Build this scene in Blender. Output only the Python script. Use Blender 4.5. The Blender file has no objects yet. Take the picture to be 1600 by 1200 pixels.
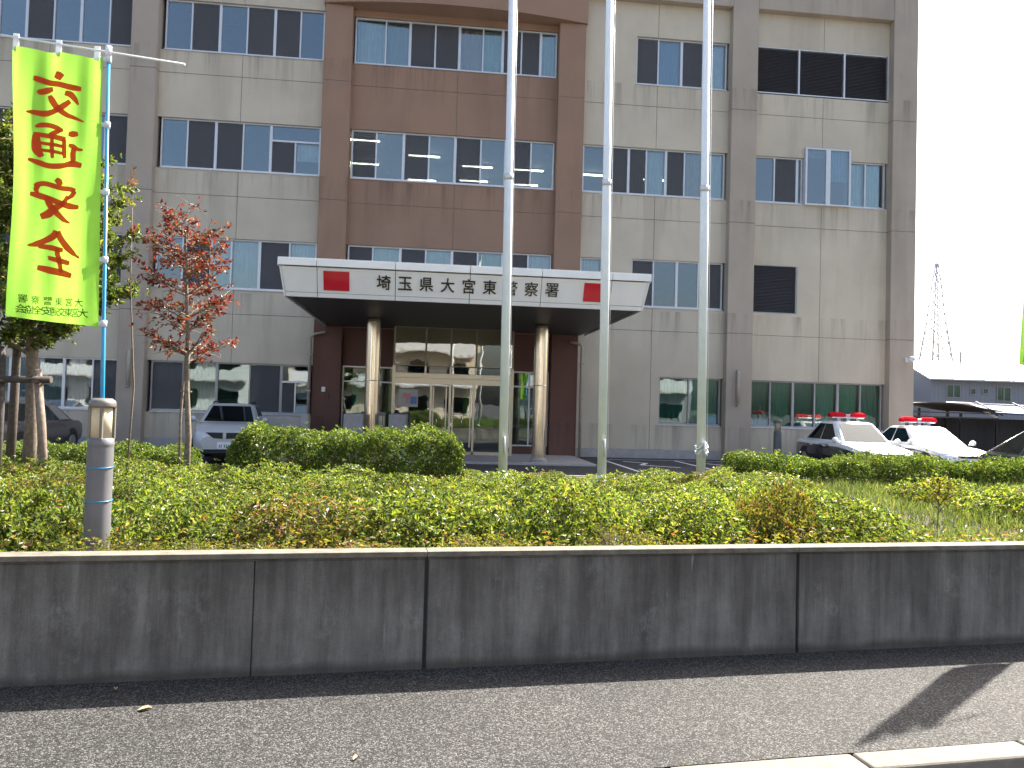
import bpy, bmesh, math, random
import numpy as np
from mathutils import Vector, Matrix

random.seed(7)
rng = np.random.default_rng(7)
R = math.radians
S = bpy.context.scene
COL = S.collection

# ---------------------------------------------------------------- camera
cam = bpy.data.cameras.new('camera')
cam.lens = 27.0
cam.sensor_width = 36.0
cam.sensor_fit = 'HORIZONTAL'
cam.clip_start = 0.05
cam.clip_end = 6000
camo = bpy.data.objects.new('camera', cam)
COL.objects.link(camo)
_y, _p, _r = R(6.0), R(1.65), R(1.654)
_F = Vector((math.sin(_y) * math.cos(_p), math.cos(_y) * math.cos(_p), math.sin(_p)))
_R0 = Vector((math.cos(_y), -math.sin(_y), 0))
_U0 = _R0.cross(_F)
_Rr = _R0 * math.cos(_r) + _U0 * math.sin(_r)
_Ur = -_R0 * math.sin(_r) + _U0 * math.cos(_r)
_m = Matrix.Identity(4)
for _i in range(3):
    _m[_i][0] = _Rr[_i]; _m[_i][1] = _Ur[_i]; _m[_i][2] = -_F[_i]
_m[0][3], _m[1][3], _m[2][3] = 0, 0, 1.7
camo.matrix_world = _m
S.camera = camo

# ---------------------------------------------------------------- sky, sun, exposure
SUN_EL = R(47.0)
SUN_DIR = Vector((0.777 * math.cos(SUN_EL), 0.629 * math.cos(SUN_EL), math.sin(SUN_EL))).normalized()   # towards the sun
W = bpy.data.worlds.new('World')
S.world = W
W.use_nodes = True
nt = W.node_tree
nt.nodes.clear()
sky = nt.nodes.new('ShaderNodeTexSky')
sky.sky_type = 'NISHITA'
sky.sun_disc = False
sky.sun_elevation = SUN_EL
sky.sun_rotation = math.atan2(SUN_DIR.x, SUN_DIR.y)
sky.air_density = 1.0
sky.dust_density = 5.0
sky.ozone_density = 1.0
bg = nt.nodes.new('ShaderNodeBackground')
bg.inputs['Strength'].default_value = 0.085
wo = nt.nodes.new('ShaderNodeOutputWorld')
nt.links.new(sky.outputs[0], bg.inputs[0])
nt.links.new(bg.outputs[0], wo.inputs[0])
sl = bpy.data.lights.new('sun', 'SUN')
sl.energy = 5.0
sl.angle = R(0.55)
sl.color = (1.0, 0.93, 0.82)
so = bpy.data.objects.new('sun', sl)
COL.objects.link(so)
so.rotation_euler = SUN_DIR.to_track_quat('Z', 'Y').to_euler()
so.location = (30, 30, 40)
vs = S.view_settings
S.display_settings.display_device = 'sRGB'
vs.view_transform = 'Standard'
vs.look = 'None'
vs.exposure = 2.2
vs.gamma = 1.0
vs.use_curve_mapping = False

# ---------------------------------------------------------------- materials
def new_mat(name):
    m = bpy.data.materials.new(name)
    m.use_nodes = True
    n = m.node_tree
    b = n.nodes['Principled BSDF']
    return m, n, b

def ramp(n, stops, interp='LINEAR'):
    r = n.nodes.new('ShaderNodeValToRGB')
    r.color_ramp.interpolation = interp
    e = r.color_ramp.elements
    while len(e) < len(stops):
        e.new(0.5)
    for el, (p, c) in zip(e, stops):
        el.position = p
        el.color = (*c, 1) if len(c) == 3 else c
    return r

def mixc(n, fac, a, b, mode='MIX'):
    x = n.nodes.new('ShaderNodeMix')
    x.data_type = 'RGBA'
    x.blend_type = mode
    for sock, v in ((x.inputs[0], fac), (x.inputs[6], a), (x.inputs[7], b)):
        if hasattr(v, 'is_linked'):
            n.links.new(v, sock)
        elif isinstance(v, (int, float)):
            sock.default_value = v
        else:
            sock.default_value = (*v, 1)
    return x.outputs[2]

def noise(n, scale, detail=4, rough=0.55, vec_scale=None, coord='Object', dim='3D'):
    tc = n.nodes.new('ShaderNodeNewGeometry') if coord == 'World' else n.nodes.new('ShaderNodeTexCoord')
    src = tc.outputs['Position'] if coord == 'World' else tc.outputs[coord]
    if vec_scale:
        mp = n.nodes.new('ShaderNodeMapping')
        mp.inputs['Scale'].default_value = vec_scale
        n.links.new(src, mp.inputs[0])
        src = mp.outputs[0]
    t = n.nodes.new('ShaderNodeTexNoise')
    t.inputs['Scale'].default_value = scale
    t.inputs['Detail'].default_value = detail
    t.inputs['Roughness'].default_value = rough
    n.links.new(src, t.inputs['Vector'])
    return t.outputs['Fac']

def bump(n, b, h, strength=0.3, dist=0.01):
    bp = n.nodes.new('ShaderNodeBump')
    bp.inputs['Strength'].default_value = strength
    bp.inputs['Distance'].default_value = dist
    n.links.new(h, bp.inputs['Height'])
    n.links.new(bp.outputs[0], b.inputs['Normal'])

def plain(name, col, rough=0.6, metal=0.0, var=0.12, scale=6.0, spec=0.5, bumpy=0.0, coat=0.0):
    m, n, b = new_mat(name)
    f = noise(n, scale, 5, 0.6, coord='World')
    r = ramp(n, [(0.3, tuple(c * (1 - var) for c in col)), (0.7, tuple(min(1, c * (1 + var)) for c in col))])
    n.links.new(f, r.inputs[0])
    n.links.new(r.outputs[0], b.inputs['Base Color'])
    b.inputs['Roughness'].default_value = rough
    b.inputs['Metallic'].default_value = metal
    b.inputs['Specular IOR Level'].default_value = spec
    b.inputs['Coat Weight'].default_value = coat
    b.inputs['Coat Roughness'].default_value = 0.03
    if bumpy:
        bump(n, b, noise(n, scale * 12, 4, 0.6, coord='World'), bumpy, 0.004)
    return m

def facade_paint(name, col):
    # masonry paint: cloudy fade, vertical rain streaks, fine sprayed grain
    m, n, b = new_mat(name)
    cl = noise(n, 0.55, 4, 0.6, coord='World')
    st = noise(n, 0.9, 5, 0.55, vec_scale=(1, 1, 0.09), coord='World')
    gr = noise(n, 40, 3, 0.6, coord='World')
    r1 = ramp(n, [(0.3, tuple(c * 0.9 for c in col)), (0.7, tuple(c * 1.07 for c in col))])
    n.links.new(cl, r1.inputs[0])
    r2 = ramp(n, [(0.34, (0.84, 0.83, 0.82)), (0.46, (1, 1, 1))])
    n.links.new(st, r2.inputs[0])
    c = mixc(n, 0.75, r1.outputs[0], r2.outputs[0], 'MULTIPLY')
    geo = n.nodes.new('ShaderNodeNewGeometry')
    sx = n.nodes.new('ShaderNodeSeparateXYZ')
    n.links.new(geo.outputs['Position'], sx.inputs[0])
    m1 = n.nodes.new('ShaderNodeMath'); m1.operation = 'MULTIPLY_ADD'
    m1.inputs[1].default_value = 1 / 4.03; m1.inputs[2].default_value = -1.18 / 4.03
    n.links.new(sx.outputs[2], m1.inputs[0])
    m2 = n.nodes.new('ShaderNodeMath'); m2.operation = 'FRACT'
    n.links.new(m1.outputs[0], m2.inputs[0])
    rm = ramp(n, [(0.62, (0, 0, 0)), (0.99, (1, 1, 1))])
    n.links.new(m2.outputs[0], rm.inputs[0])
    dr = noise(n, 2.6, 5, 0.7, vec_scale=(1, 1, 0.05), coord='World')
    rd = ramp(n, [(0.50, (0, 0, 0)), (0.66, (1, 1, 1))])
    n.links.new(dr, rd.inputs[0])
    mk = mixc(n, 1.0, rm.outputs[0], rd.outputs[0], 'MULTIPLY')
    c = mixc(n, mk, c, tuple(v * 0.64 for v in col))
    r3 = ramp(n, [(0.3, (0.94, 0.94, 0.94)), (0.7, (1.04, 1.04, 1.04))])
    n.links.new(gr, r3.inputs[0])
    c = mixc(n, 1.0, c, r3.outputs[0], 'MULTIPLY')
    n.links.new(c, b.inputs['Base Color'])
    b.inputs['Roughness'].default_value = 0.75
    b.inputs['Specular IOR Level'].default_value = 0.3
    bump(n, b, gr, 0.25, 0.004)
    return m

def concrete_wall(name):
    m, n, b = new_mat(name)
    st = noise(n, 5.0, 7, 0.7, vec_scale=(1, 1, 0.10), coord='World')
    st2 = noise(n, 9.0, 6, 0.7, vec_scale=(1, 1, 0.09), coord='World')
    bl = noise(n, 2.1, 7, 0.68, coord='World')
    gr = noise(n, 120, 3, 0.7, coord='World')
    r = ramp(n, [(0.28, (0.054, 0.052, 0.048)), (0.48, (0.140, 0.134, 0.123)), (0.72, (0.255, 0.246, 0.226))])
    n.links.new(mixc(n, 0.5, st, bl), r.inputs[0])
    r2 = ramp(n, [(0.36, (0.62, 0.62, 0.62)), (0.62, (1.2, 1.2, 1.2))])
    n.links.new(st2, r2.inputs[0])
    c = mixc(n, 0.6, r.outputs[0], r2.outputs[0], 'MULTIPLY')
    # pale lime bloom in patches
    pb = noise(n, 3.4, 8, 0.75, vec_scale=(1, 1, 0.7), coord='World')
    r3 = ramp(n, [(0.56, (0, 0, 0)), (0.72, (1, 1, 1))])
    n.links.new(pb, r3.inputs[0])
    c = mixc(n, r3.outputs[0], c, (0.23, 0.225, 0.21))
    geo = n.nodes.new('ShaderNodeNewGeometry')
    sx = n.nodes.new('ShaderNodeSeparateXYZ')
    n.links.new(geo.outputs['Position'], sx.inputs[0])
    dr = noise(n, 3.3, 6, 0.72, vec_scale=(1, 1, 0.06), coord='World')
    ad = n.nodes.new('ShaderNodeMath'); ad.operation = 'MULTIPLY_ADD'
    ad.inputs[1].default_value = 0.42
    n.links.new(sx.outputs[2], ad.inputs[0]); n.links.new(dr, ad.inputs[2])
    rd = ramp(n, [(0.60, (0, 0, 0)), (0.88, (0.7, 0.7, 0.7))])
    n.links.new(ad.outputs[0], rd.inputs[0])
    c = mixc(n, rd.outputs[0], c, (0.040, 0.038, 0.034))
    # pale lime runs
    dl = noise(n, 14.0, 4, 0.6, vec_scale=(1, 1, 0.04), coord='World')
    rl = ramp(n, [(0.68, (0, 0, 0)), (0.74, (0.8, 0.8, 0.8))])
    n.links.new(dl, rl.inputs[0])
    c = mixc(n, rl.outputs[0], c, (0.24, 0.235, 0.22))
    # darker along the foot, with an uneven upper edge
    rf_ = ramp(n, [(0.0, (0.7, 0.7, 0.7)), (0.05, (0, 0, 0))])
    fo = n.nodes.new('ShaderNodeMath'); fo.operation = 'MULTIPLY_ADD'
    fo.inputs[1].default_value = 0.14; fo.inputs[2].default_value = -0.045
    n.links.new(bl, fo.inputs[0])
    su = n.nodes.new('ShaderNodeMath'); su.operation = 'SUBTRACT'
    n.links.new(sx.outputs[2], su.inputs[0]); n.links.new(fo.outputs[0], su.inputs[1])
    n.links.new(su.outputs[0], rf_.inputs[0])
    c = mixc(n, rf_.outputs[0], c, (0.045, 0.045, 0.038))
    r4 = ramp(n, [(0.3, (0.8, 0.8, 0.8)), (0.7, (1.18, 1.18, 1.18))])
    n.links.new(gr, r4.inputs[0])
    c = mixc(n, 0.8, c, r4.outputs[0], 'MULTIPLY')
    n.links.new(c, b.inputs['Base Color'])
    b.inputs['Roughness'].default_value = 0.9
    b.inputs['Specular IOR Level'].default_value = 0.2
    bump(n, b, mixc(n, 0.5, gr, bl), 0.35, 0.006)
    return m

def asphalt(name, scale, lo, mid, hi, tint=(1, 1, 1), bumps=0.6):
    m, n, b = new_mat(name)
    g = n.nodes.new('ShaderNodeNewGeometry')
    v = n.nodes.new('ShaderNodeTexVoronoi')
    v.inputs['Scale'].default_value = scale
    n.links.new(g.outputs['Position'], v.inputs['Vector'])
    sp = n.nodes.new('ShaderNodeSeparateColor')
    n.links.new(v.outputs['Color'], sp.inputs[0])
    r = ramp(n, [(0.0, lo), (0.5, mid), (0.82, hi), (1.0, tuple(min(1, c * 1.7) for c in hi))])
    n.links.new(sp.outputs[0], r.inputs[0])
    gap = ramp(n, [(0.25, (1, 1, 1)), (0.7, (0.35, 0.35, 0.35))])
    n.links.new(v.outputs['Distance'], gap.inputs[0])
    c = mixc(n, 0.8, r.outputs[0], gap.outputs[0], 'MULTIPLY')
    big = noise(n, 1.3, 5, 0.6, coord='World')
    r2 = ramp(n, [(0.3, (0.8 * tint[0], 0.8 * tint[1], 0.8 * tint[2])), (0.7, (1.15, 1.13, 1.1))])
    n.links.new(big, r2.inputs[0])
    c = mixc(n, 1.0, c, r2.outputs[0], 'MULTIPLY')
    n.links.new(c, b.inputs['Base Color'])
    b.inputs['Roughness'].default_value = 0.85
    b.inputs['Specular IOR Level'].default_value = 0.35
    inv = n.nodes.new('ShaderNodeMath')
    inv.operation = 'SUBTRACT'
    inv.inputs[0].default_value = 1.0
    n.links.new(v.outputs['Distance'], inv.inputs[1])
    bump(n, b, inv.outputs[0], bumps, 0.006)
    return m

def glass_mat(name, tint=(0.75, 0.82, 0.82), gain=1.7, base=0.06, wav=0.006):
    m = bpy.data.materials.new(name)
    m.use_nodes = True
    n = m.node_tree
    n.nodes.clear()
    o = n.nodes.new('ShaderNodeOutputMaterial')
    t = n.nodes.new('ShaderNodeBsdfTransparent')
    t.inputs[0].default_value = (*tint, 1)
    g = n.nodes.new('ShaderNodeBsdfGlossy')
    g.inputs['Roughness'].default_value = 0.015
    g.inputs[0].default_value = (0.93, 0.97, 1.0, 1)
    f = n.nodes.new('ShaderNodeFresnel')
    f.inputs[0].default_value = 1.5
    ma = n.nodes.new('ShaderNodeMath')
    ma.operation = 'MULTIPLY_ADD'
    ma.use_clamp = True
    ma.inputs[1].default_value = gain
    ma.inputs[2].default_value = base
    n.links.new(f.outputs[0], ma.inputs[0])
    w = noise(n, 1.1, 2, 0.5, coord='World')
    bp = n.nodes.new('ShaderNodeBump')
    bp.inputs['Strength'].default_value = wav * 10
    bp.inputs['Distance'].default_value = 0.05
    n.links.new(w, bp.inputs['Height'])
    n.links.new(bp.outputs[0], g.inputs['Normal'])
    mx = n.nodes.new('ShaderNodeMixShader')
    n.links.new(ma.outputs[0], mx.inputs[0])
    n.links.new(t.outputs[0], mx.inputs[1])
    n.links.new(g.outputs[0], mx.inputs[2])
    n.links.new(mx.outputs[0], o.inputs[0])
    return m

def screen_mat():
    m = bpy.data.materials.new('insect_mesh')
    m.use_nodes = True
    n = m.node_tree
    n.nodes.clear()
    o = n.nodes.new('ShaderNodeOutputMaterial')
    t = n.nodes.new('ShaderNodeBsdfTransparent')
    d = n.nodes.new('ShaderNodeBsdfDiffuse')
    d.inputs[0].default_value = (0.12, 0.118, 0.125, 1)
    mx = n.nodes.new('ShaderNodeMixShader')
    mx.inputs[0].default_value = 0.62
    n.links.new(t.outputs[0], mx.inputs[1])
    n.links.new(d.outputs[0], mx.inputs[2])
    n.links.new(mx.outputs[0], o.inputs[0])
    return m

def leaf_mat(name, stops, trans=0.4, rough=0.45, big=(0.62, 1.2), tcol=(1.75, 1.7, 0.7)):
    m = bpy.data.materials.new(name)
    m.use_nodes = True
    n = m.node_tree
    n.nodes.clear()
    o = n.nodes.new('ShaderNodeOutputMaterial')
    g = n.nodes.new('ShaderNodeNewGeometry')
    r = ramp(n, stops)
    n.links.new(g.outputs['Random Per Island'], r.inputs[0])
    cl = noise(n, 1.7, 3, 0.6, coord='World')
    r2 = ramp(n, [(0.32, (big[0],) * 3), (0.68, (big[1],) * 3)])
    n.links.new(cl, r2.inputs[0])
    c = mixc(n, 1.0, r.outputs[0], r2.outputs[0], 'MULTIPLY')
    b = n.nodes.new('ShaderNodeBsdfPrincipled')
    b.inputs['Roughness'].default_value = rough
    b.inputs['Specular IOR Level'].default_value = 0.4
    n.links.new(c, b.inputs['Base Color'])
    t = n.nodes.new('ShaderNodeBsdfTranslucent')
    n.links.new(mixc(n, 1.0, c, tcol, 'MULTIPLY'), t.inputs[0])
    mx = n.nodes.new('ShaderNodeMixShader')
    mx.inputs[0].default_value = trans
    n.links.new(b.outputs[0], mx.inputs[1])
    n.links.new(t.outputs[0], mx.inputs[2])
    n.links.new(mx.outputs[0], o.inputs[0])
    return m

def cloth_mat(name, col, trans=0.5, weave=True):
    m = bpy.data.materials.new(name)
    m.use_nodes = True
    n = m.node_tree
    n.nodes.clear()
    o = n.nodes.new('ShaderNodeOutputMaterial')
    f = noise(n, 9, 4, 0.6, coord='World')
    r = ramp(n, [(0.3, tuple(c * 0.94 for c in col)), (0.7, tuple(min(1, c * 1.04) for c in col))])
    n.links.new(f, r.inputs[0])
    d = n.nodes.new('ShaderNodeBsdfDiffuse')
    n.links.new(r.outputs[0], d.inputs[0])
    t = n.nodes.new('ShaderNodeBsdfTranslucent')
    n.links.new(r.outputs[0], t.inputs[0])
    mx = n.nodes.new('ShaderNodeMixShader')
    mx.inputs[0].default_value = trans
    n.links.new(d.outputs[0], mx.inputs[1])
    n.links.new(t.outputs[0], mx.inputs[2])
    n.links.new(mx.outputs[0], o.inputs[0])
    return m

def emit_mat(name, col, s):
    m, n, b = new_mat(name)
    b.inputs['Base Color'].default_value = (0.8, 0.8, 0.8, 1)
    b.inputs['Emission Color'].default_value = (*col, 1)
    b.inputs['Emission Strength'].default_value = s
    return m

M = {}
M['beige'] = facade_paint('beige_paint', (0.545, 0.475, 0.37))
M['taupe'] = facade_paint('taupe_paint', (0.40, 0.335, 0.27))
M['brown'] = facade_paint('brown_paint', (0.305, 0.19, 0.13))
M['dark_and_shaded_brown'] = facade_paint('dark_and_shaded_brown_paint', (0.15, 0.075, 0.058))  # deep brown panels; on the pilasters, brown with canopy shade painted in
M['joint'] = plain('joint_sealant', (0.16, 0.145, 0.13), 0.8)
M['plinth'] = plain('plinth_concrete', (0.36, 0.34, 0.33), 0.8, bumpy=0.2)
M['alu'] = plain('silver_aluminium', (0.60, 0.60, 0.61), 0.4, 0.35, 0.05)
M['alu_dark'] = plain('grey_aluminium', (0.30, 0.30, 0.30), 0.4, 0.3, 0.05)
M['glass'] = glass_mat('window_glass')
M['glass_green'] = glass_mat('green_glass', (0.55, 0.72, 0.66), 1.5, 0.05)
M['glass_film'] = glass_mat('filmed_glass', (0.8, 0.78, 0.7), 1.3, 0.07, 0.010)
M['screen'] = screen_mat()
M['curtain_white'] = plain('white_curtain', (0.72, 0.74, 0.74), 0.9, var=0.1, scale=3)
M['curtain_grey'] = plain('grey_blind', (0.42, 0.46, 0.45), 0.9, var=0.06)
M['curtain_green'] = plain('pale_green_curtain', (0.55, 0.66, 0.60), 0.9, var=0.1)
M['curtain_blue'] = plain('blue_curtain', (0.20, 0.38, 0.55), 0.9, var=0.1)
M['curtain_buff_reflection'] = plain('buff_curtain_and_reflection', (0.55, 0.42, 0.34), 0.9, var=0.1)  # buff curtains; a few panes use it as painted reflection
M['room'] = plain('room_paint', (0.42, 0.42, 0.40), 0.8)
M['room_dark'] = plain('room_floor', (0.16, 0.15, 0.14), 0.8)
M['tube'] = emit_mat('lit_tube', (1.0, 0.95, 0.72), 6.0)
M['louvre'] = plain('dark_louvre', (0.10, 0.095, 0.105), 0.55, 0.2)
M['white_panel'] = plain('white_enamel_panel', (0.80, 0.79, 0.76), 0.28, 0.0, 0.03, 2, coat=0.3)
M['red_panel'] = plain('red_acrylic', (0.55, 0.012, 0.03), 0.12, 0.0, 0.06, coat=0.6)
M['letter'] = plain('dark_bronze_letter', (0.035, 0.03, 0.03), 0.4, 0.3)
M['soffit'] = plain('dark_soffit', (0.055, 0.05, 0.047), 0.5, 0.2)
M['steel'] = plain('warm_stainless', (0.84, 0.72, 0.57), 0.17, 0.95, 0.06, 1.5)
M['steel_frame'] = plain('champagne_frame', (0.55, 0.49, 0.40), 0.35, 0.7, 0.05)
M['beige_panel'] = plain('champagne_panel', (0.27, 0.24, 0.18), 0.3, 0.2, 0.1, 1.2)
M['pole_metal'] = plain('white_pole_paint', (0.72, 0.75, 0.76), 0.45, 0.0, 0.04)
M['coping'] = plain('pale_coping_concrete', (0.125, 0.112, 0.088), 0.9, var=0.35, scale=9, bumpy=0.4)
M['wallc'] = concrete_wall('stained_concrete')
M['wall_gap'] = plain('joint_filler', (0.035, 0.035, 0.037), 0.9)
M['sidewalk'] = asphalt('sidewalk_asphalt', 130, (0.003, 0.003, 0.003), (0.021, 0.021, 0.0208), (0.085, 0.0845, 0.083))
M['asphalt'] = asphalt('car_park_asphalt', 60, (0.03, 0.03, 0.032), (0.06, 0.06, 0.063), (0.10, 0.10, 0.10), bumps=0.3)
M['road'] = asphalt('road_asphalt', 80, (0.02, 0.02, 0.02), (0.06, 0.06, 0.06), (0.13, 0.13, 0.125))
M['kerbc'] = plain('kerb_concrete', (0.14, 0.13, 0.11), 0.9, var=0.16, scale=11, bumpy=0.5)
M['soil'] = plain('planter_soil', (0.05, 0.036, 0.024), 0.95, var=0.4, scale=14, bumpy=0.9)
M['paint_line'] = plain('white_road_paint', (0.66, 0.66, 0.65), 0.7, var=0.18, scale=12)
M['azalea'] = leaf_mat('azalea_leaf', [(0.0, (0.027, 0.049, 0.016)), (0.22, (0.060, 0.106, 0.024)), (0.5, (0.126, 0.179, 0.032)),
                                      (0.85, (0.218, 0.257, 0.052)), (0.96, (0.296, 0.283, 0.088)), (0.985, (0.191, 0.102, 0.066)), (1.0, (0.191, 0.064, 0.050))], 0.42)
M['azalea_dry'] = leaf_mat('autumn_azalea_leaf', [(0.0, (0.037, 0.057, 0.014)), (0.4, (0.097, 0.128, 0.024)), (0.7, (0.195, 0.194, 0.038)),
                                                 (0.85, (0.244, 0.170, 0.062)), (0.95, (0.219, 0.101, 0.062)), (1.0, (0.163, 0.054, 0.038))], 0.4)
M['hedge'] = leaf_mat('hedge_leaf', [(0.0, (0.027, 0.056, 0.015)), (0.4, (0.066, 0.120, 0.024)), (0.75, (0.134, 0.185, 0.027)), (1.0, (0.242, 0.273, 0.049))], 0.36)
M['tuft'] = leaf_mat('bright_tuft_leaf', [(0.0, (0.054, 0.082, 0.016)), (0.5, (0.150, 0.164, 0.027)), (0.85, (0.235, 0.217, 0.051)), (1.0, (0.235, 0.120, 0.058))], 0.42)
M['grass'] = leaf_mat('meadow_grass', [(0.0, (0.043, 0.074, 0.019)), (0.6, (0.093, 0.130, 0.043)), (0.9, (0.149, 0.174, 0.081)), (1.0, (0.211, 0.192, 0.105))], 0.35)
M['red_leaf'] = leaf_mat('red_autumn_leaf', [(0.0, (0.058, 0.013, 0.010)), (0.35, (0.126, 0.021, 0.014)), (0.62, (0.210, 0.038, 0.018)), (0.78, (0.288, 0.083, 0.026)),
                                            (0.9, (0.126, 0.092, 0.023)), (1.0, (0.402, 0.278, 0.090))], 0.4, tcol=(1.5, 0.9, 0.7))
M['tree_leaf'] = leaf_mat('evergreen_leaf', [(0.0, (0.026, 0.051, 0.013)), (0.4, (0.061, 0.106, 0.020)), (0.75, (0.141, 0.184, 0.035)), (0.93, (0.249, 0.267, 0.067)), (1.0, (0.317, 0.221, 0.067))], 0.4)
M['orange_leaf'] = leaf_mat('orange_tip_leaf', [(0.0, (0.174, 0.087, 0.025)), (0.6, (0.260, 0.136, 0.043)), (1.0, (0.310, 0.205, 0.087))], 0.4, tcol=(1.3, 1, 0.7))
M['bark'] = plain('grey_brown_bark', (0.17, 0.135, 0.105), 0.9, var=0.4, scale=25, bumpy=0.8)
M['bark_dark'] = plain('dark_bark', (0.075, 0.06, 0.05), 0.9, var=0.4, scale=25, bumpy=0.8)
M['stake'] = plain('weathered_stake_wood', (0.20, 0.155, 0.125), 0.9, var=0.35, scale=18, bumpy=0.7)
M['stake_dark'] = plain('dark_stake_wood', (0.06, 0.05, 0.045), 0.9, var=0.35, scale=18, bumpy=0.7)  # darker tone of the stake wood
M['twig'] = plain('twig_brown', (0.12, 0.085, 0.06), 0.9, var=0.3)
M['boll'] = plain('grey_bollard_paint', (0.13, 0.13, 0.14), 0.45, 0.15, 0.08, 5)
M['boll_dark'] = plain('bronze_bollard_cap', (0.16, 0.15, 0.13), 0.45, 0.3)
M['lens'] = cloth_mat('frosted_lamp_lens', (0.62, 0.56, 0.44), 0.45)
M['flag'] = cloth_mat('fluorescent_cloth', (0.34, 0.68, 0.085), 0.42)
M['flag_red'] = cloth_mat('red_print', (0.66, 0.085, 0.03), 0.42)
M['flag_black'] = cloth_mat('black_green_print', (0.03, 0.07, 0.02), 0.3)
M['tab'] = cloth_mat('white_tab_cloth', (0.75, 0.78, 0.80), 0.35)
M['blue_pole'] = plain('blue_pole_plastic', (0.012, 0.22, 0.42), 0.28, 0.0, 0.04, coat=0.4)
M['white_rod'] = plain('white_plastic', (0.72, 0.74, 0.76), 0.35, 0.0, 0.04)
M['car_white'] = plain('white_car_paint', (0.80, 0.81, 0.82), 0.25, 0.0, 0.02, coat=0.8)
M['car_silver'] = plain('pearl_white_car_paint', (0.40, 0.43, 0.47), 0.3, 0.15, 0.02, coat=0.8)
M['car_grey'] = plain('grey_car_paint', (0.13, 0.12, 0.12), 0.3, 0.4, 0.03, coat=0.8)
M['car_black'] = plain('black_car_paint', (0.012, 0.012, 0.018), 0.2, 0.0, 0.03, coat=0.9)
M['car_green'] = plain('dark_green_car_paint', (0.012, 0.016, 0.018), 0.22, 0.2, 0.03, coat=0.9)
M['car_glass'] = glass_mat('car_glass', (0.16, 0.20, 0.19), 0.8, 0.02, 0.0)
M['car_glass_green'] = glass_mat('green_car_glass', (0.5, 0.85, 0.66), 1.0, 0.04, 0.0)
M['car_inside'] = plain('dark_car_interior', (0.03, 0.03, 0.032), 0.8)
M['green_inside'] = plain('green_tinted_interior', (0.30, 0.60, 0.42), 0.8)
M['rubber'] = plain('tyre_rubber', (0.022, 0.022, 0.023), 0.8)
M['rim'] = plain('alloy_rim', (0.45, 0.45, 0.46), 0.35, 0.8)
M['lamp_clear'] = plain('headlamp_lens', (0.62, 0.66, 0.70), 0.08, 0.3, 0.08, 20, coat=0.8)
M['lamp_red'] = plain('red_lamp_lens', (0.50, 0.02, 0.03), 0.15, 0.0, 0.1, coat=0.8)
M['beacon'] = cloth_mat('red_beacon_lens', (0.62, 0.02, 0.035), 0.25)
M['plate'] = plain('number_plate_white', (0.66, 0.69, 0.75), 0.5)
M['plate_ink'] = plain('number_plate_ink', (0.05, 0.10, 0.10), 0.5)
M['chrome'] = plain('chrome_trim', (0.65, 0.67, 0.70), 0.15, 0.9, 0.02)
M['house_wall'] = plain('grey_siding', (0.24, 0.245, 0.27), 0.8, var=0.06)
M['house_white'] = plain('white_siding', (0.60, 0.62, 0.64), 0.8, var=0.05)
M['roof_metal'] = plain('pale_metal_roof', (0.70, 0.71, 0.73), 0.35, 0.3, 0.04)
M['pylon'] = plain('pale_galvanised_steel', (0.45, 0.45, 0.49), 0.6, 0.1)
M['shed'] = plain('dark_shelter_panel', (0.045, 0.045, 0.055), 0.5, 0.2)
M['shed_roof'] = plain('bronze_shelter_roof', (0.055, 0.05, 0.042), 0.75, 0.0)
M['blue_sheet'] = plain('blue_smoke_sheet', (0.035, 0.045, 0.11), 0.65, 0.0)
M['green_board'] = plain('green_board', (0.03, 0.50, 0.24), 0.6)
M['yellow_board'] = plain('yellow_poster', (0.62, 0.45, 0.05), 0.6)
M['red_board'] = plain('red_poster', (0.42, 0.05, 0.03), 0.6)
M['lime_board'] = plain('lime_poster', (0.22, 0.33, 0.05), 0.6)
M['poster_white'] = plain('poster_paper', (0.66, 0.66, 0.66), 0.7)
M['poster_blue'] = plain('poster_blue_ink', (0.12, 0.18, 0.42), 0.7)
M['poster_pink'] = plain('poster_pink_ink', (0.62, 0.20, 0.24), 0.7)
M['low_wall'] = plain('pale_low_wall', (0.36, 0.34, 0.345), 0.8, var=0.1)
M['dead_leaf'] = plain('dry_leaf', (0.42, 0.25, 0.12), 0.8)

# ---------------------------------------------------------------- object helpers
ROOT = {}

def tag(o, label=None, cat=None, group=None, kind=None):
    for k, v in (('label', label), ('category', cat), ('group', group), ('kind', kind)):
        if v:
            o[k] = v
    return o

def empty(name, loc, label, cat, group=None, rz=0.0):
    o = bpy.data.objects.new(name, None)
    o.empty_display_size = 0.3
    COL.objects.link(o)
    o.location = loc
    o.rotation_euler = (0, 0, rz)
    ROOT[o.name] = (Vector(loc), rz)
    return tag(o, label, cat, group)

def root_of(p):
    while p.parent is not None:
        p = p.parent
    return p

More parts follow.
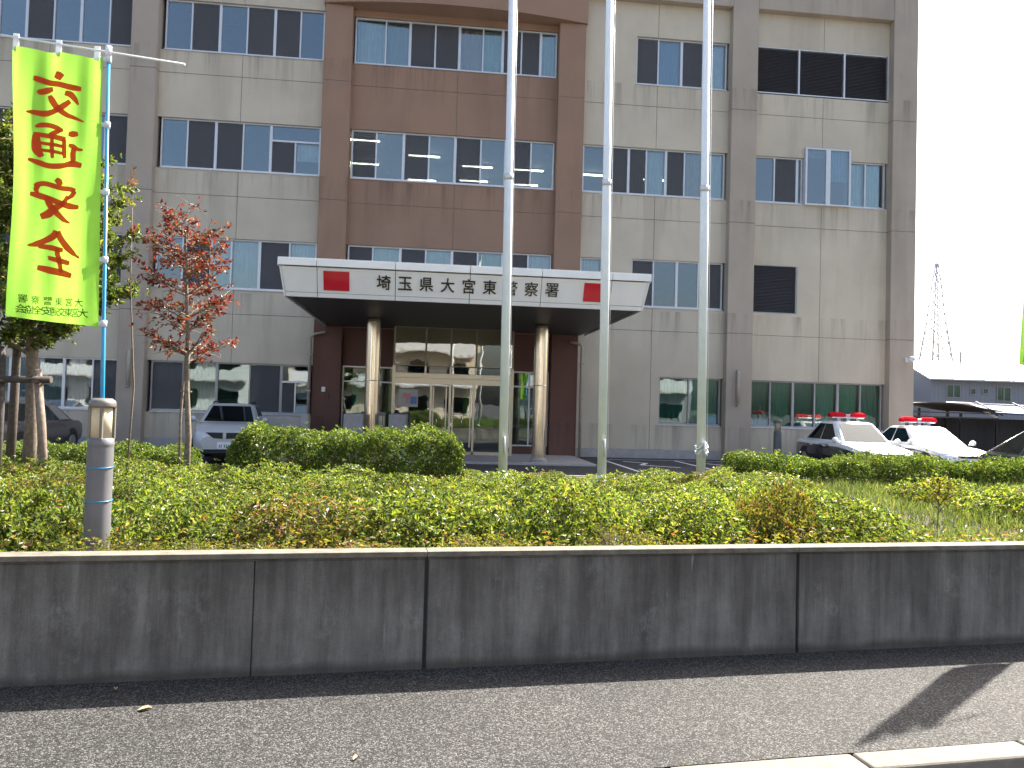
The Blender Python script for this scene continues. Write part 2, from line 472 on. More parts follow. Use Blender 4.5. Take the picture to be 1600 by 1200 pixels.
class MB:
    """collects faces in world coordinates (or local ones when build() gets local=True)"""
    def __init__(s):
        s.v, s.f, s.m, s.sm = [], [], [], []
    def add(s, vs_, fs, mi=0, smooth=False):
        b = len(s.v)
        s.v += [tuple(v) for v in vs_]
        for f in fs:
            s.f.append(tuple(b + i for i in f)); s.m.append(mi); s.sm.append(smooth)
        return s
    def box(s, x0, x1, y0, y1, z0, z1, mi=0):
        v = [(x, y, z) for x in (x0, x1) for y in (y0, y1) for z in (z0, z1)]
        return s.add(v, [(0, 1, 3, 2), (4, 6, 7, 5), (0, 4, 5, 1), (2, 3, 7, 6), (0, 2, 6, 4), (1, 5, 7, 3)], mi)
    def hexa(s, v, mi=0):
        # 8 points: bottom ring 0-3 counter-clockwise, top ring 4-7
        return s.add(v, [(3, 2, 1, 0), (4, 5, 6, 7), (0, 1, 5, 4), (1, 2, 6, 5), (2, 3, 7, 6), (3, 0, 4, 7)], mi)
    def obox(s, c, ax, ay, az, mi=0):
        c, ax, ay, az = Vector(c), Vector(ax), Vector(ay), Vector(az)
        p = [c - ax - ay - az, c + ax - ay - az, c + ax + ay - az, c - ax + ay - az,
             c - ax - ay + az, c + ax - ay + az, c + ax + ay + az, c - ax + ay + az]
        return s.hexa(p, mi)
    def tube(s, pts, rad, n=10, mi=0, cap=True, smooth=True):
        pts = [Vector(p) for p in pts]
        if not hasattr(rad, '__len__'):
            rad = [rad] * len(pts)
        b = len(s.v)
        prev = None
        for i, p in enumerate(pts):
            d = (pts[min(i + 1, len(pts) - 1)] - pts[max(i - 1, 0)]).normalized()
            if prev is None:
                a = Vector((0, 0, 1)) if abs(d.z) < 0.9 else Vector((1, 0, 0))
                u = d.cross(a).normalized()
            else:
                u = (prev - d * prev.dot(d)).normalized()
            prev = u
            w = d.cross(u)
            for k in range(n):
                t = 2 * math.pi * k / n
                s.v.append(tuple(p + (u * math.cos(t) + w * math.sin(t)) * rad[i]))
        for i in range(len(pts) - 1):
            for k in range(n):
                k2 = (k + 1) % n
                s.f.append((b + i * n + k, b + i * n + k2, b + (i + 1) * n + k2, b + (i + 1) * n + k)); s.m.append(mi); s.sm.append(smooth)
        if cap:
            s.f.append(tuple(b + k for k in reversed(range(n)))); s.m.append(mi); s.sm.append(False)
            e = b + (len(pts) - 1) * n
            s.f.append(tuple(e + k for k in range(n))); s.m.append(mi); s.sm.append(False)
        return s
    def cyl(s, p0, p1, r0, r1=None, n=16, mi=0):
        return s.tube([p0, p1], [r0, r0 if r1 is None else r1], n, mi)
    def lathe(s, c, prof, n=20, mi=0):
        # prof: list of (radius, z)
        b = len(s.v)
        for r, z in prof:
            for k in range(n):
                t = 2 * math.pi * k / n
                s.v.append((c[0] + r * math.cos(t), c[1] + r * math.sin(t), c[2] + z))
        for i in range(len(prof) - 1):
            for k in range(n):
                k2 = (k + 1) % n
                s.f.append((b + i * n + k, b + i * n + k2, b + (i + 1) * n + k2, b + (i + 1) * n + k)); s.m.append(mi); s.sm.append(True)
        s.f.append(tuple(b + k for k in reversed(range(n)))); s.m.append(mi); s.sm.append(False)
        e = b + (len(prof) - 1) * n
        s.f.append(tuple(e + k for k in range(n))); s.m.append(mi); s.sm.append(False)
        return s
    def build(s, name, mats, parent=None, bevel=0.0, local=False, seg=2, sharp=None):
        me = bpy.data.meshes.new(name)
        v = s.v
        if parent is not None and not local:
            L, rz = ROOT[root_of(parent).name]
            v = [(x - L.x, y - L.y, z - L.z) for x, y, z in v]
        me.from_pydata(v, [], s.f)
        if not isinstance(mats, (list, tuple)):
            mats = [mats]
        for m in mats:
            me.materials.append(m)
        me.polygons.foreach_set('material_index', s.m)
        me.polygons.foreach_set('use_smooth', s.sm)
        me.update()
        if sharp is not None:
            bm = bmesh.new(); bm.from_mesh(me)
            for e in bm.edges:
                if len(e.link_faces) == 2 and e.calc_face_angle(0) > sharp:
                    e.smooth = False
            bm.to_mesh(me); bm.free()
        o = bpy.data.objects.new(name, me)
        COL.objects.link(o)
        if parent is not None:
            o.parent = parent
        if bevel:
            b = o.modifiers.new('bevel', 'BEVEL')
            b.width = bevel; b.segments = seg; b.limit_method = 'ANGLE'; b.angle_limit = R(40)
            b.harden_normals = False
        return o

def copy_tree(o, parent=None):
    c = o.copy()
    COL.objects.link(c)
    if parent is not None:
        c.parent = parent
    for ch in list(o.children):
        copy_tree(ch, c)
    return c

def text_verts(body, extrude=0.0, offset=0.0):
    c = bpy.data.curves.new('writing', 'FONT')
    c.body = body
    c.extrude = extrude
    c.offset = offset
    c.align_x = 'CENTER'
    c.align_y = 'CENTER'
    c.resolution_u = 3
    o = bpy.data.objects.new('writing', c)
    COL.objects.link(o)
    dg = bpy.context.evaluated_depsgraph_get()
    dg.update()
    me = bpy.data.meshes.new_from_object(o.evaluated_get(dg))
    vs_ = [tuple(v.co) for v in me.vertices]
    fs = [tuple(p.vertices) for p in me.polygons]
    bpy.data.objects.remove(o)
    bpy.data.curves.remove(c)
    bpy.data.meshes.remove(me)
    if vs_:
        a = np.array(vs_)
        lo, hi = a.min(0), a.max(0)
        c0 = (lo + hi) / 2
        vs_ = [(x - c0[0], y - c0[1], z) for x, y, z in vs_]
        return vs_, fs, hi - lo
    return vs_, fs, np.zeros(3)

# ---------------------------------------------------------------- ground and site
g = MB().add([(-1500, -1500, -0.13), (1500, -1500, -0.13), (1500, 2500, -0.13), (-1500, 2500, -0.13)], [(0, 1, 2, 3)]).build('road', M['road'])
tag(g, 'dark asphalt road and ground beyond the kerb', None, None, 'structure')

def wl(x, d=0.0):
    """point on the retaining wall's face line, d metres behind the face"""
    return Vector((x - 0.1064 * d, 5.0 + 0.107 * x + 0.9943 * d, 0))
UX, UY = Vector((0.9943, 0.1064, 0)), Vector((-0.1064, 0.9943, 0))     # along the wall, away from the street
SWW = 1.50                                                            # sidewalk width
def swp(s, d, z):
    """s metres along the wall line from x = 0, d metres behind its face"""
    p = Vector((0, 5.0, 0)) + UX * s + UY * d
    return Vector((p.x, p.y, z))
sw = MB().hexa([swp(-14, -SWW, -0.2), swp(18, -SWW, -0.2), swp(18, 0.05, -0.2), swp(-14, 0.05, -0.2),
                swp(-14, -SWW, 0), swp(18, -SWW, 0), swp(18, 0.05, 0), swp(-14, 0.05, 0)]).build('sidewalk', M['sidewalk'])
tag(sw, 'grainy grey asphalt sidewalk in front of the concrete wall', None, None, 'structure')

kb = MB()
kerb = empty('kerb', tuple(swp(2.0, -SWW - 0.1, 0)), None, None)
tag(kerb, 'pale concrete kerb between sidewalk and road', None, None, 'structure')
K0 = 2.0 / 0.9943
for i in range(-12, 14):
    a, b = K0 + i * 0.99 + 0.004, K0 + (i + 1) * 0.99 - 0.004
    h = random.uniform(-0.003, 0.003)
    MB().hexa([swp(a, -SWW - 0.19, -0.15), swp(b, -SWW - 0.19, -0.15), swp(b, -SWW - 0.003, -0.15), swp(a, -SWW - 0.003, -0.15),
               swp(a, -SWW - 0.175, 0.006 + h), swp(b, -SWW - 0.175, 0.006 + h), swp(b, -SWW - 0.003, 0.006 + h), swp(a, -SWW - 0.003, 0.006 + h)]
              ).build('kerb_stone', M['kerbc'], kerb, bevel=0.018, seg=3)

cp = MB().box(-80, 140, 13.2, 130, -0.2, 0.0)
cp.build('car_park', M['asphalt'])
tag(bpy.data.objects['car_park'], 'dark asphalt car park in front of the police station', None, None, 'structure')
cp2 = MB().hexa([(-80, 5.9, -0.2), (-11, 4.6, -0.2), (-11, 13.2, -0.2), (-80, 13.2, -0.2), (-80, 5.9, -0.004), (-11, 4.6, -0.004), (-11, 13.2, -0.004), (-80, 13.2, -0.004)])
cp2.hexa([(14, 7.2, -0.2), (140, 20, -0.2), (140, 13.2 + 6.9, -0.2), (14, 13.2, -0.2), (14, 7.2, -0.004), (140, 20, -0.004), (140, 20.1, -0.004), (14, 13.2, -0.004)])
tag(cp2.build('car_park_entry', M['asphalt']), 'asphalt at both ends of the planted bed', None, None, 'structure')
soil_v, soil_f = [], []
xs, ds = np.linspace(-11, 14, 60), np.linspace(0.13, 7.6, 22)
for d in ds:
    for x in xs:
        p = swp(x, d, 0.60 + 0.05 * math.sin(x * 1.7 + d * 2.1) * math.sin(d * 1.3) + (0.0 if d > 0.4 else 0.05))
        soil_v.append((p.x, min(p.y, 13.15), p.z - 0.06))
for j in range(len(ds) - 1):
    for i in range(len(xs) - 1):
        a = j * len(xs) + i
        soil_f.append((a, a + 1, a + len(xs) + 1, a + len(xs)))
tag(MB().add(soil_v, soil_f, 0, True).build('planter_soil', M['soil']), 'brown soil of the raised planted bed', None, None, 'structure')

# road paint in the car park
pl = MB()
def line(p, q, w=0.12):
    p, q = Vector((*p, 0)), Vector((*q, 0))
    d = (q - p).normalized(); nrm = Vector((-d.y, d.x, 0)) * w / 2
    pl.add([(*(p - nrm).xy, 0.004), (*(q - nrm).xy, 0.004), (*(q + nrm).xy, 0.004), (*(p + nrm).xy, 0.004)], [(0, 1, 2, 3)])
for x in (5.75, 8.3, 10.85, -3.6, -6.5, -9.0):
    line((x, 20.6), (x, 25.4))
line((5.75, 25.46), (10.9, 25.46), 0.1)
for a, b in (((6.3, 24.6), (6.9, 24.0)), ((6.9, 24.0), (6.5, 23.1)), ((6.5, 23.1), (7.5, 22.4)), ((9.0, 24.4), (9.5, 23.5)), ((9.5, 23.5), (9.2, 22.6)), ((9.2, 22.6), (10.1, 22.0))):
    line(a, b, 0.16)
tag(pl.build('parking_markings', M['paint_line']), 'worn white painted parking lines and signs on the asphalt', None, None, 'structure')

# ---------------------------------------------------------------- retaining wall
rw = empty('retaining_wall', tuple(swp(0.0, 0.09, 0)), 'stained grey concrete retaining wall along the sidewalk with pale coping', 'wall')
WH = 0.70
joints = [(-9.3, 0), (-7.95, 1), (-6.6, 0), (-5.3, 1), (-3.97, 0), (-2.65, 1)]
joints = [(-11.0, 1), (-9.3, 0), (-7.9, 1), (-6.6, 0), (-5.25, 1), (-3.95, 0), (-2.63, 1), (-1.05, 0), (0.01, 1), (2.67, 1), (5.33, 1), (6.6, 0), (7.99, 1), (9.3, 0), (10.65, 1), (12.3, 0), (14.0, 1)]
for (a, wa), (b, wb_) in zip(joints[:-1], joints[1:]):
    ga, gb = (0.012 if wa else 0.0025), (0.012 if wb_ else 0.0025)
    of = random.uniform(-0.0015, 0.0015)
    MB().hexa([swp(a + ga, of, -0.1), swp(b - gb, of, -0.1), swp(b - gb, 0.15, -0.1), swp(a + ga, 0.15, -0.1),
               swp(a + ga, of + 0.008, WH), swp(b - gb, of + 0.008, WH), swp(b - gb, 0.15, WH), swp(a + ga, 0.15, WH)]).build('wall_panel', M['wallc'], rw, bevel=0.006)
    MB().hexa([swp(a + ga * 0.3, 0.012, WH), swp(b - gb * 0.3, 0.012, WH), swp(b - gb * 0.3, 0.115, WH), swp(a + ga * 0.3, 0.115, WH),
               swp(a + ga * 0.3, 0.012, WH + 0.016), swp(b - gb * 0.3, 0.012, WH + 0.016), swp(b - gb * 0.3, 0.115, WH + 0.016), swp(a + ga * 0.3, 0.115, WH + 0.016)]).build('coping_bed', M['wallc'], rw)
for a, b in zip(*[iter([-11.0, -7.9, -7.9, -5.25, -5.25, -2.63, -2.63, 0.01, 0.01, 2.67, 2.67, 5.33, 5.33, 7.99, 7.99, 10.65, 10.65, 14.0])] * 2):
    MB().hexa([swp(a + .001, -0.012, WH + 0.016), swp(b - .001, -0.012, WH + 0.016), swp(b - .001, 0.12, WH + 0.016), swp(a + .001, 0.12, WH + 0.016),
               swp(a + .001, -0.010, WH + 0.050), swp(b - .001, -0.010, WH + 0.050), swp(b - .001, 0.12, WH + 0.053), swp(a + .001, 0.12, WH + 0.053)]).build('coping', M['coping'], rw, bevel=0.004)
MB().hexa([swp(-11, 0.02, -0.1), swp(14, 0.02, -0.1), swp(14, 0.14, -0.1), swp(-11, 0.14, -0.1),
           swp(-11, 0.026, WH - 0.004), swp(14, 0.026, WH - 0.004), swp(14, 0.14, WH - 0.004), swp(-11, 0.14, WH - 0.004)]).build('joint_filler', M['wall_gap'], rw)
# low kerb wall on the car park side of the bed
bk = empty('bed_edging', (2.0, 13.2, 0), 'low pale concrete edging on the car park side of the planted bed', 'edging')
for i in range(-8, 9):
    MB().box(i * 1.5 - 0.745 + 0.0, i * 1.5 + 0.745, 13.1, 13.22, -0.1, 0.53).build('edging_block', M['wallc'], bk, bevel=0.01)

# ---------------------------------------------------------------- police station
YF, YP = 26.4, 26.1            # wall face, pilaster face
st = empty('police_station', (0.5, 30.0, 0), 'four storey beige and brown police station with rows of windows and white entrance canopy', 'building')
NOTIN = None

def panels(x0, x1, z0, z1, xj, zj, mat, y=YF, g_=0.009, mi=None):
    X = [x0] + sorted(v for v in xj if x0 < v < x1) + [x1]
    Z = [z0] + sorted(v for v in zj if z0 < v < z1) + [z1]
    for i in range(len(X) - 1):
        for j in range(len(Z) - 1):
            a, b = X[i] + (g_ if i else 0), X[i + 1] - (g_ if i < len(X) - 2 else 0)
            c, d = Z[j] + (g_ if j else 0), Z[j + 1] - (g_ if j < len(Z) - 2 else 0)
            MB().box(a, b, y, y + 0.06, c, d).build('wall_panel', M[mat], st)
    MB().box(x0 + 0.001, x1 - 0.001, y + 0.012, y + 0.25, z0 + 0.001, z1 - 0.001).build('wall_backing', M['joint'], st)

ROWS = [(1.22, 2.88), (5.35, 7.03), (9.33, 11.0), (13.3, 15.0)]
ZJ = [4.5, 8.45, 12.5]
BAYS = dict(LLL=(-21.2, -16.4, 'beige', [-18.8]), LL=(-15.45, -10.17, 'beige', [-12.8]), L=(-9.33, -3.95, 'beige', [-6.66]),
            C=(-3.02, 4.07, 'brown', [0.58]), R=(5.0, 10.32, 'beige', [7.68]), RR=(11.27, 16.42, 'beige', [13.89]))
PIL = [(-22.2, -21.2, 'taupe'), (-16.4, -15.45, 'taupe'), (-10.17, -9.33, 'taupe'), (-3.95, -3.02, 'brown'), (4.07, 5.0, 'brown'), (10.32, 11.27, 'taupe'), (16.42, 17.36, 'taupe')]
for k, (a, b, c) in enumerate(PIL):
    zs = [0.0, 4.5, 8.45, 12.5, 15.12 if c == 'brown' else 18.0]
    for z0, z1 in zip(zs[:-1], zs[1:]):
        m_ = 'dark_and_shaded_brown' if (c == 'brown' and z1 < 4.6) else c  # same brown paint, with the shade under the canopy put into the colour
        zz1 = z1
        if c == 'brown' and z1 == 4.5:
            zz1 = 4.5
        MB().box(a, b, YP, YF + 0.3, z0 + (0.006 if z0 else 0), zz1 - 0.006).build('pilaster', M[m_], st, bevel=0.02)
    MB().box(a + 0.006, b - 0.006, YP + 0.012, YF + 0.25, 0, 17.9 if c != 'brown' else 15.1).build('pilaster_core', M['joint'], st)
for b in ('LLL', 'LL', 'L', 'R', 'RR'):
    MB().box(BAYS[b][0], BAYS[b][1], YP + 0.002, YF + 0.3, 16.2, 18.0).build('top_beam', M['taupe'], st, bevel=0.02)

def pane_parts(win, x0, x1, z0, z1, kind, y):
    gm = M['glass_green'] if 'g' in kind else M['glass']
    MB().box(x0, x1, y, y + 0.008, z0, z1).build('pane', gm, win)
    if 'D' in kind:
        MB().box(x0 + 0.01, x1 - 0.01, y - 0.026, y - 0.022, z0 + 0.01, z1 - 0.01).build('insect_screen', M['screen'], win)
    cm = {'W': 'curtain_white', 'B': 'curtain_grey', 'E': 'curtain_green', 'U': 'curtain_blue', 'F': 'curtain_buff_reflection'}
    for ch, mn in cm.items():
        if ch in kind:
            # pleated curtain hanging 12 cm behind the glass; some stand in for reflections
            lo = z0 + (0.02 if 'h' not in kind else 0.45 * (z1 - z0))
            n = max(6, int((x1 - x0) / 0.06))
            v, f = [], []
            for i in range(n + 1):
                xx = x0 + 0.02 + (x1 - x0 - 0.04) * i / n
                yy = y + 0.14 + (0.018 if i % 2 else -0.018)
                v += [(xx, yy, lo), (xx, yy, z1 - 0.01)]
                if i:
                    f.append((2 * i - 2, 2 * i, 2 * i + 1, 2 * i - 1))
            MB().add(v, f).build('curtain' if ch != 'B' else 'blind', M[mn], win)
    if 'H' in kind:
        # horizontal blind slats
        mb = MB()
        zz = z0 + 0.05
        while zz < z1 - 0.03:
            mb.hexa([(x0 + .02, y + .10, zz), (x1 - .02, y + .10, zz), (x1 - .02, y + .125, zz + .018), (x0 + .02, y + .125, zz + .018),
                     (x0 + .02, y + .10, zz + .002), (x1 - .02, y + .10, zz + .002), (x1 - .02, y + .125, zz + .02), (x0 + .02, y + .125, zz + .02)])
            zz += 0.045
        tag(mb.build('blind_slats', M['curtain_grey'], win), kind='stuff')

def window(z, edges, kinds, transom=None, y=None, sill=True, dark=False):
    z0, z1 = z
    y = YF + 0.13 if y is None else y
    x0, x1 = edges[0], edges[-1]
    fr = MB()
    t, d0, d1 = 0.05, y - 0.05, y + 0.04
    fr.box(x0, x1, d0, d1, z0, z0 + t); fr.box(x0, x1, d0, d1, z1 - t, z1)
    fr.box(x0, x0 + t, d0, d1, z0 + t, z1 - t); fr.box(x1 - t, x1, d0, d1, z0 + t, z1 - t)
    for i, e in enumerate(edges[1:-1]):
        w = 0.045 if (i % 2) else 0.024
        fr.box(e - w, e + w, d0 + 0.004 * (i % 2), d1, z0 + t, z1 - t)
    win = fr.build('window', M['alu_dark'] if dark else M['alu'], st)
    for i, k in enumerate(kinds):
        a, b = edges[i] + (t if i == 0 else 0.024), edges[i + 1] - (t if i == len(kinds) - 1 else 0.024)
        if transom is not None and i == transom[0]:
            tz = transom[1]
            MB().box(a, b, d0 - 0.002, d1 - 0.004, tz - 0.03, tz + 0.03).build('transom', M['alu'], win)
            pane_parts(win, a, b, tz + 0.03, z1 - t, 'G', y)
            mid = (a + b) / 2
            MB().box(mid - 0.024, mid + 0.024, d0 - 0.002, d1 - 0.004, z0 + t, tz - 0.03).build('meeting_stile', M['alu'], win)
            pane_parts(win, a, mid - 0.024, z0 + t, tz - 0.03, 'D', y)
            pane_parts(win, mid + 0.024, b, z0 + t, tz - 0.03, 'GWh', y)
        else:
            pane_parts(win, a, b, z0 + t, z1 - t, k, y)
    if sill:
        MB().hexa([(x0, YF - 0.035, z0 - 0.045), (x1, YF - 0.035, z0 - 0.045), (x1, y - 0.05, z0 - 0.045), (x0, y - 0.05, z0 - 0.045),
                   (x0, YF - 0.035, z0 - 0.03), (x1, YF - 0.035, z0 - 0.03), (x1, y - 0.05, z0), (x0, y - 0.05, z0)]).build('sill', M['alu'], win)
    return win

def louvre(z, edges):
    z0, z1 = z
    fr = MB()
    for e in edges:
        fr.box(e - 0.03, e + 0.03, YF + 0.01, YF + 0.2, z0, z1)
    fr.box(edges[0] + .03, edges[-1] - .03, YF + 0.012, YF + 0.2, z0, z0 + 0.04); fr.box(edges[0] + .03, edges[-1] - .03, YF + 0.012, YF + 0.2, z1 - 0.04, z1)
    lw = fr.build('louvre_window', M['alu_dark'] if len(edges) == 2 else M['alu'], st)
    sl_ = MB()
    for a, b in zip(edges[:-1], edges[1:]):
        zz = z0 + 0.05
        while zz < z1 - 0.07:
            sl_.hexa([(a + .031, YF + .05, zz), (b - .031, YF + .05, zz), (b - .031, YF + .13, zz + .05), (a + .031, YF + .13, zz + .05),
                      (a + .031, YF + .05, zz + .006), (b - .031, YF + .05, zz + .006), (b - .031, YF + .13, zz + .056), (a + .031, YF + .13, zz + .056)])
            zz += 0.052
    tag(sl_.build('louvre_slats', M['louvre'], lw), kind='stuff')
    MB().box(edges[0], edges[-1], YF + 0.16, YF + 0.19, z0 + .045, z1 - .045).build('louvre_back', M['louvre'], lw)

L_ED = [-9.22, -8.37, -7.45, -6.56, -5.65, -4.80, -4.0]
C_ED = [-2.97, -2.13, -1.2, -0.33, 0.57, 1.46, 2.33, 3.22, 4.04]
LL_ED = [-15.4, -14.45, -13.6, -12.75, -11.9, -11.0, -10.24]
R_ED = [6.9, 7.71, 8.57, 9.36, 10.25]
RR_ED = [11.35, 12.12, 12.98, 13.8, 14.68, 15.54, 16.36]
z1_, z2_, z3_, z4_ = ROWS
# fourth floor
window(z4_, LL_ED, ['G', 'G', 'D', 'G', 'G', 'D'])
window(z4_, L_ED, ['G', 'D', 'G', 'D', 'D', 'G'])
window((13.3, 14.9), [-2.97, -1.93, -1.1, -0.23, 0.61, 1.43, 2.12, 2.78, 3.46, 4.04], ['W', 'B', 'D', 'D', 'F', 'E', 'D', 'DB', 'E'])  # first grey blind and the buff curtain stand in for building reflections
window(z4_, R_ED, ['D', 'U', 'D', 'W'])
louvre(z4_, [11.3, 12.96, 14.7, 16.4])
# third floor
window(z3_, LL_ED, ['G', 'D', 'G', 'D', 'G', 'D'])
window(z3_, L_ED[:5] + [-4.0], ['G', 'D', 'D', 'G', 'T'], transom=(4, 10.45))
window(z3_, C_ED, ['D', 'G', 'D', 'G', 'D', 'G', 'D', 'G'])
window(z3_, [5.06, 5.92, 6.72, 7.36, 8.08, 8.76, 9.45, 10.25], ['G', 'D', 'DB', 'W', 'DF', 'F', 'W'])
window(z3_, RR_ED[:3] + [13.18], ['G', 'D', 'G'])
window(z3_, [14.95, 15.6, 16.36], ['E', 'E'])
# projecting box window
bx = MB()
bx.box(13.2, 14.93, YF - 0.13, YF + 0.3, 9.28, 9.33); bx.box(13.2, 14.93, YF - 0.13, YF + 0.3, 11.31, 11.36)
bx.box(13.2, 13.27, YF - 0.13, YF + 0.3, 9.33, 11.31); bx.box(14.86, 14.93, YF - 0.13, YF + 0.3, 9.33, 11.31); bx.box(13.98, 14.15, YF - 0.128, YF - 0.04, 9.33, 11.31)
bw = bx.build('box_window', M['alu'], st)
pane_parts(bw, 13.275, 13.975, 9.335, 11.305, 'G', YF - 0.09)
pane_parts(bw, 14.155, 14.855, 9.335, 11.305, 'GUh', YF - 0.09)
# second floor
window(z2_, LL_ED, ['G', 'D', 'G', 'D', 'G', 'D'])
window(z2_, [-9.22, -8.37, -7.45, -6.8, -5.88, -4.9, -4.0], ['G', 'D', 'W', 'W', 'D', 'W'])
window((6.0, 7.03), C_ED, ['D', 'W', 'D', 'W', 'D', 'E', 'D', 'W'])
window((6.0, 7.0), [5.06, 5.85], ['W'])
window(z2_, R_ED, ['D', 'G', 'G', 'D'])
louvre((5.3, 7.05), [11.33, 13.0])
# ground floor
window(z1_, LL_ED[:2] + [-13.6, -12.77, -11.95, -11.05, -10.24], ['G', 'W', 'U', 'B', 'F', 'D'])
window(z1_, [-9.22, -8.2, -7.12, -6.05, -5.02, -4.05], ['gDB', 'gF', 'gH', 'gD', 'T'], transom=(4, 2.3), dark=True)  # buff curtain stands in for the mirrored banner colours
window(z1_, [8.0, 9.1, 10.26], ['gB', 'gW'], dark=True)
window(z1_, RR_ED, ['gB', 'gE', 'gB', 'gW', 'gE', 'gB'], dark=True)

# wall panels round the windows
for b in ('LLL', 'LL', 'L', 'C', 'R', 'RR'):
    x0, x1, mat, xj = BAYS[b]
    lo, hi = 0.32, 16.2
    if b == 'C':
        panels(x0, x1, 7.03, 9.33 - 0.045, xj, [8.45], mat)
        panels(x0, x1, 11.0, 13.3 - 0.045, xj, [12.5], mat)
        panels(x0, x1, 14.9, 15.4, xj, [], mat)
        panels(x0, x1, 4.2, 6.0 - 0.045, xj, [4.5], mat)
        continue
    if b == 'LLL':
        panels(x0, x1, lo, hi, xj, ZJ, mat)
        continue
    # per row: window extents
    ext = {'LL': [(x0, x1)] * 4, 'L': [(x0, x1)] * 4,
           'R': [(8.0, x1), (6.9, x1), (x0, x1), (6.9, x1)],
           'RR': [(x0, x1), (11.3, 13.03), (x0, x1), (x0, x1)]}[b]
    prev = lo
    for (w0, w1), (z0, z1) in zip(ext, ROWS):
        if b == 'RR' and z0 == 9.33:
            panels(x0, x1, prev, z0 - 0.045, xj, ZJ, mat)
            panels(x0, 13.195, 11.0, 11.4, [], [], mat); panels(14.935, x1, 11.0, 11.4, [], [], mat); panels(13.195, 14.935, 11.365, 11.4, [], [], mat)
            prev = 11.4
            continue
        panels(x0, x1, prev, z0 - 0.045, xj, ZJ, mat)
        if w0 > x0 + 0.1:
            if b == 'R' and z0 == 5.35:
                panels(x0, 5.06 - 0.0, z0 - 0.045, z1, [], [], mat); panels(5.06, 5.85, z0 - 0.045, 5.955, [], [], mat); panels(5.06, 5.85, 7.0, z1, [], [], mat); panels(5.85, w0, z0 - 0.045, z1, xj, [], mat)
            else:
                panels(x0, w0, z0 - 0.045, z1, xj, [], mat)
        if w1 < x1 - 0.1:
            panels(w1, x1, z0 - 0.045, z1, xj, [], mat)
        prev = z1
    panels(x0, x1, prev, hi, xj, ZJ, mat)
    MB().box(x0, x1, YF - 0.03, YF + 0.25, 0.0, lo - 0.008).build('plinth', M['plinth'], st, bevel=0.015)
MB().box(BAYS['LLL'][0], BAYS['LLL'][1], YF - 0.03, YF + 0.25, 0.0, 0.312).build('plinth', M['plinth'], st, bevel=0.015)

# bowed brown parapet over the centre bay
v, f = [], []
N = 28
for i in range(N + 1):
    t = i / N
    x = -3.99 + (5.04 + 3.99) * t
    y = 26.06 - 0.50 * (1 - (2 * t - 1) ** 2)
    v += [(x, y, 15.12), (x, y, 18.3), (x, YF + 0.3, 18.3), (x, YF + 0.3, 15.12)]
    if i:
        a, c = 4 * (i - 1), 4 * i
        f += [(a, c, c + 1, a + 1), (a + 1, c + 1, c + 2, a + 2), (a + 3, c + 3, c, a)]
f += [(0, 1, 2, 3), (4 * N + 3, 4 * N + 2, 4 * N + 1, 4 * N)]
bowm = MB().add(v, f).build('bowed_parapet', M['brown'], st)

# inside: floors, ceilings, rear and cross walls, outer shell
core = MB()
for zc, top in ((3.2, 4.1), (7.2, 8.1), (11.15, 12.1), (15.15, 16.1)):
    core.box(-22.0, 17.2, YF + 0.32, 34.0, zc, top)
core.box(-22.0, 17.2, YF + 0.32, 34.0, -0.1, 0.02)
MBc = core.build('floor_slab', M['room'], st)
MB().box(-22.0, 17.2, 34.0, 34.2, 0, 16.1).build('inner_wall', M['room'], st)
cw = MB()
for x in (-16.0, -9.75, -3.5, 4.55, 10.8):
    cw.box(x - 0.08, x + 0.08, YF + 0.3, 33.99, 0.03, 3.19); cw.box(x - 0.08, x + 0.08, YF + 0.3, 33.99, 4.11, 7.19)
    if x not in (4.55,):
        cw.box(x - 0.08, x + 0.08, YF + 0.3, 33.99, 8.11, 11.14)
    cw.box(x - 0.08, x + 0.08, YF + 0.3, 33.99, 12.11, 15.14)
cw.build('cross_wall', M['room'], st)
sh = MB()
sh.box(17.02, 17.3, YF + 0.32, 44, 0, 18); sh.box(-22.2, -22.02, YF + 0.32, 44, 0, 18); sh.box(-22.02, 17.02, 43.7, 44, 0, 18); sh.box(-22.02, 17.02, YF + 0.31, 43.7, 17.6, 17.9)
sh.build('outer_shell', M['taupe'], st)
for x, y in ((-2.72, 27.73), (-2.94, 30.5), (-0.54, 29.09), (-0.67, 32.27), (1.54, 29.99), (1.49, 31.94), (3.57, 30.03), (3.62, 32.06), (5.99, 30.14), (8.6, 30.3)):
    tb = MB().box(x - 0.62, x + 0.62, y - 0.07, y + 0.07, 11.09, 11.147).build('ceiling_light', M['white_rod'], st)
    MB().tube([(x - 0.58, y, 11.068), (x + 0.58, y, 11.068)], 0.02, 8).build('lamp_tube', M['tube'], tb)

# entrance canopy -----------------------------------------------------------
CY, CZ0, CZ1 = 18.5, 4.20, 5.07
can = MB().hexa([(-3.42, CY + 0.33, CZ0 + 0.06), (5.06, CY + 0.33, CZ0 + 0.06), (5.06, YP - 0.005, CZ0 + 0.06), (-3.42, YP - 0.005, CZ0 + 0.06),
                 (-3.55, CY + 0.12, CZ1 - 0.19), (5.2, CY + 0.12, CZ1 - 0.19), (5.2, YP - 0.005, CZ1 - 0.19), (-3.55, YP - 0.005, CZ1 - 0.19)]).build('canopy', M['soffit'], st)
sf = MB()
y = CY + 0.34
while y < YP - 0.12:
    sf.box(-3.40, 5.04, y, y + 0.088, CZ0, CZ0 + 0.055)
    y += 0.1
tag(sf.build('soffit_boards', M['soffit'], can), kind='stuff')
JX = [-3.56, -2.79, -0.94, 0.86, 2.62, 4.37, 5.22]
def fz(z):       # fascia leans outwards towards the top
    return CY + 0.06 + 0.26 * (CZ1 - 0.18 - z) / (CZ1 - 0.18 - CZ0)
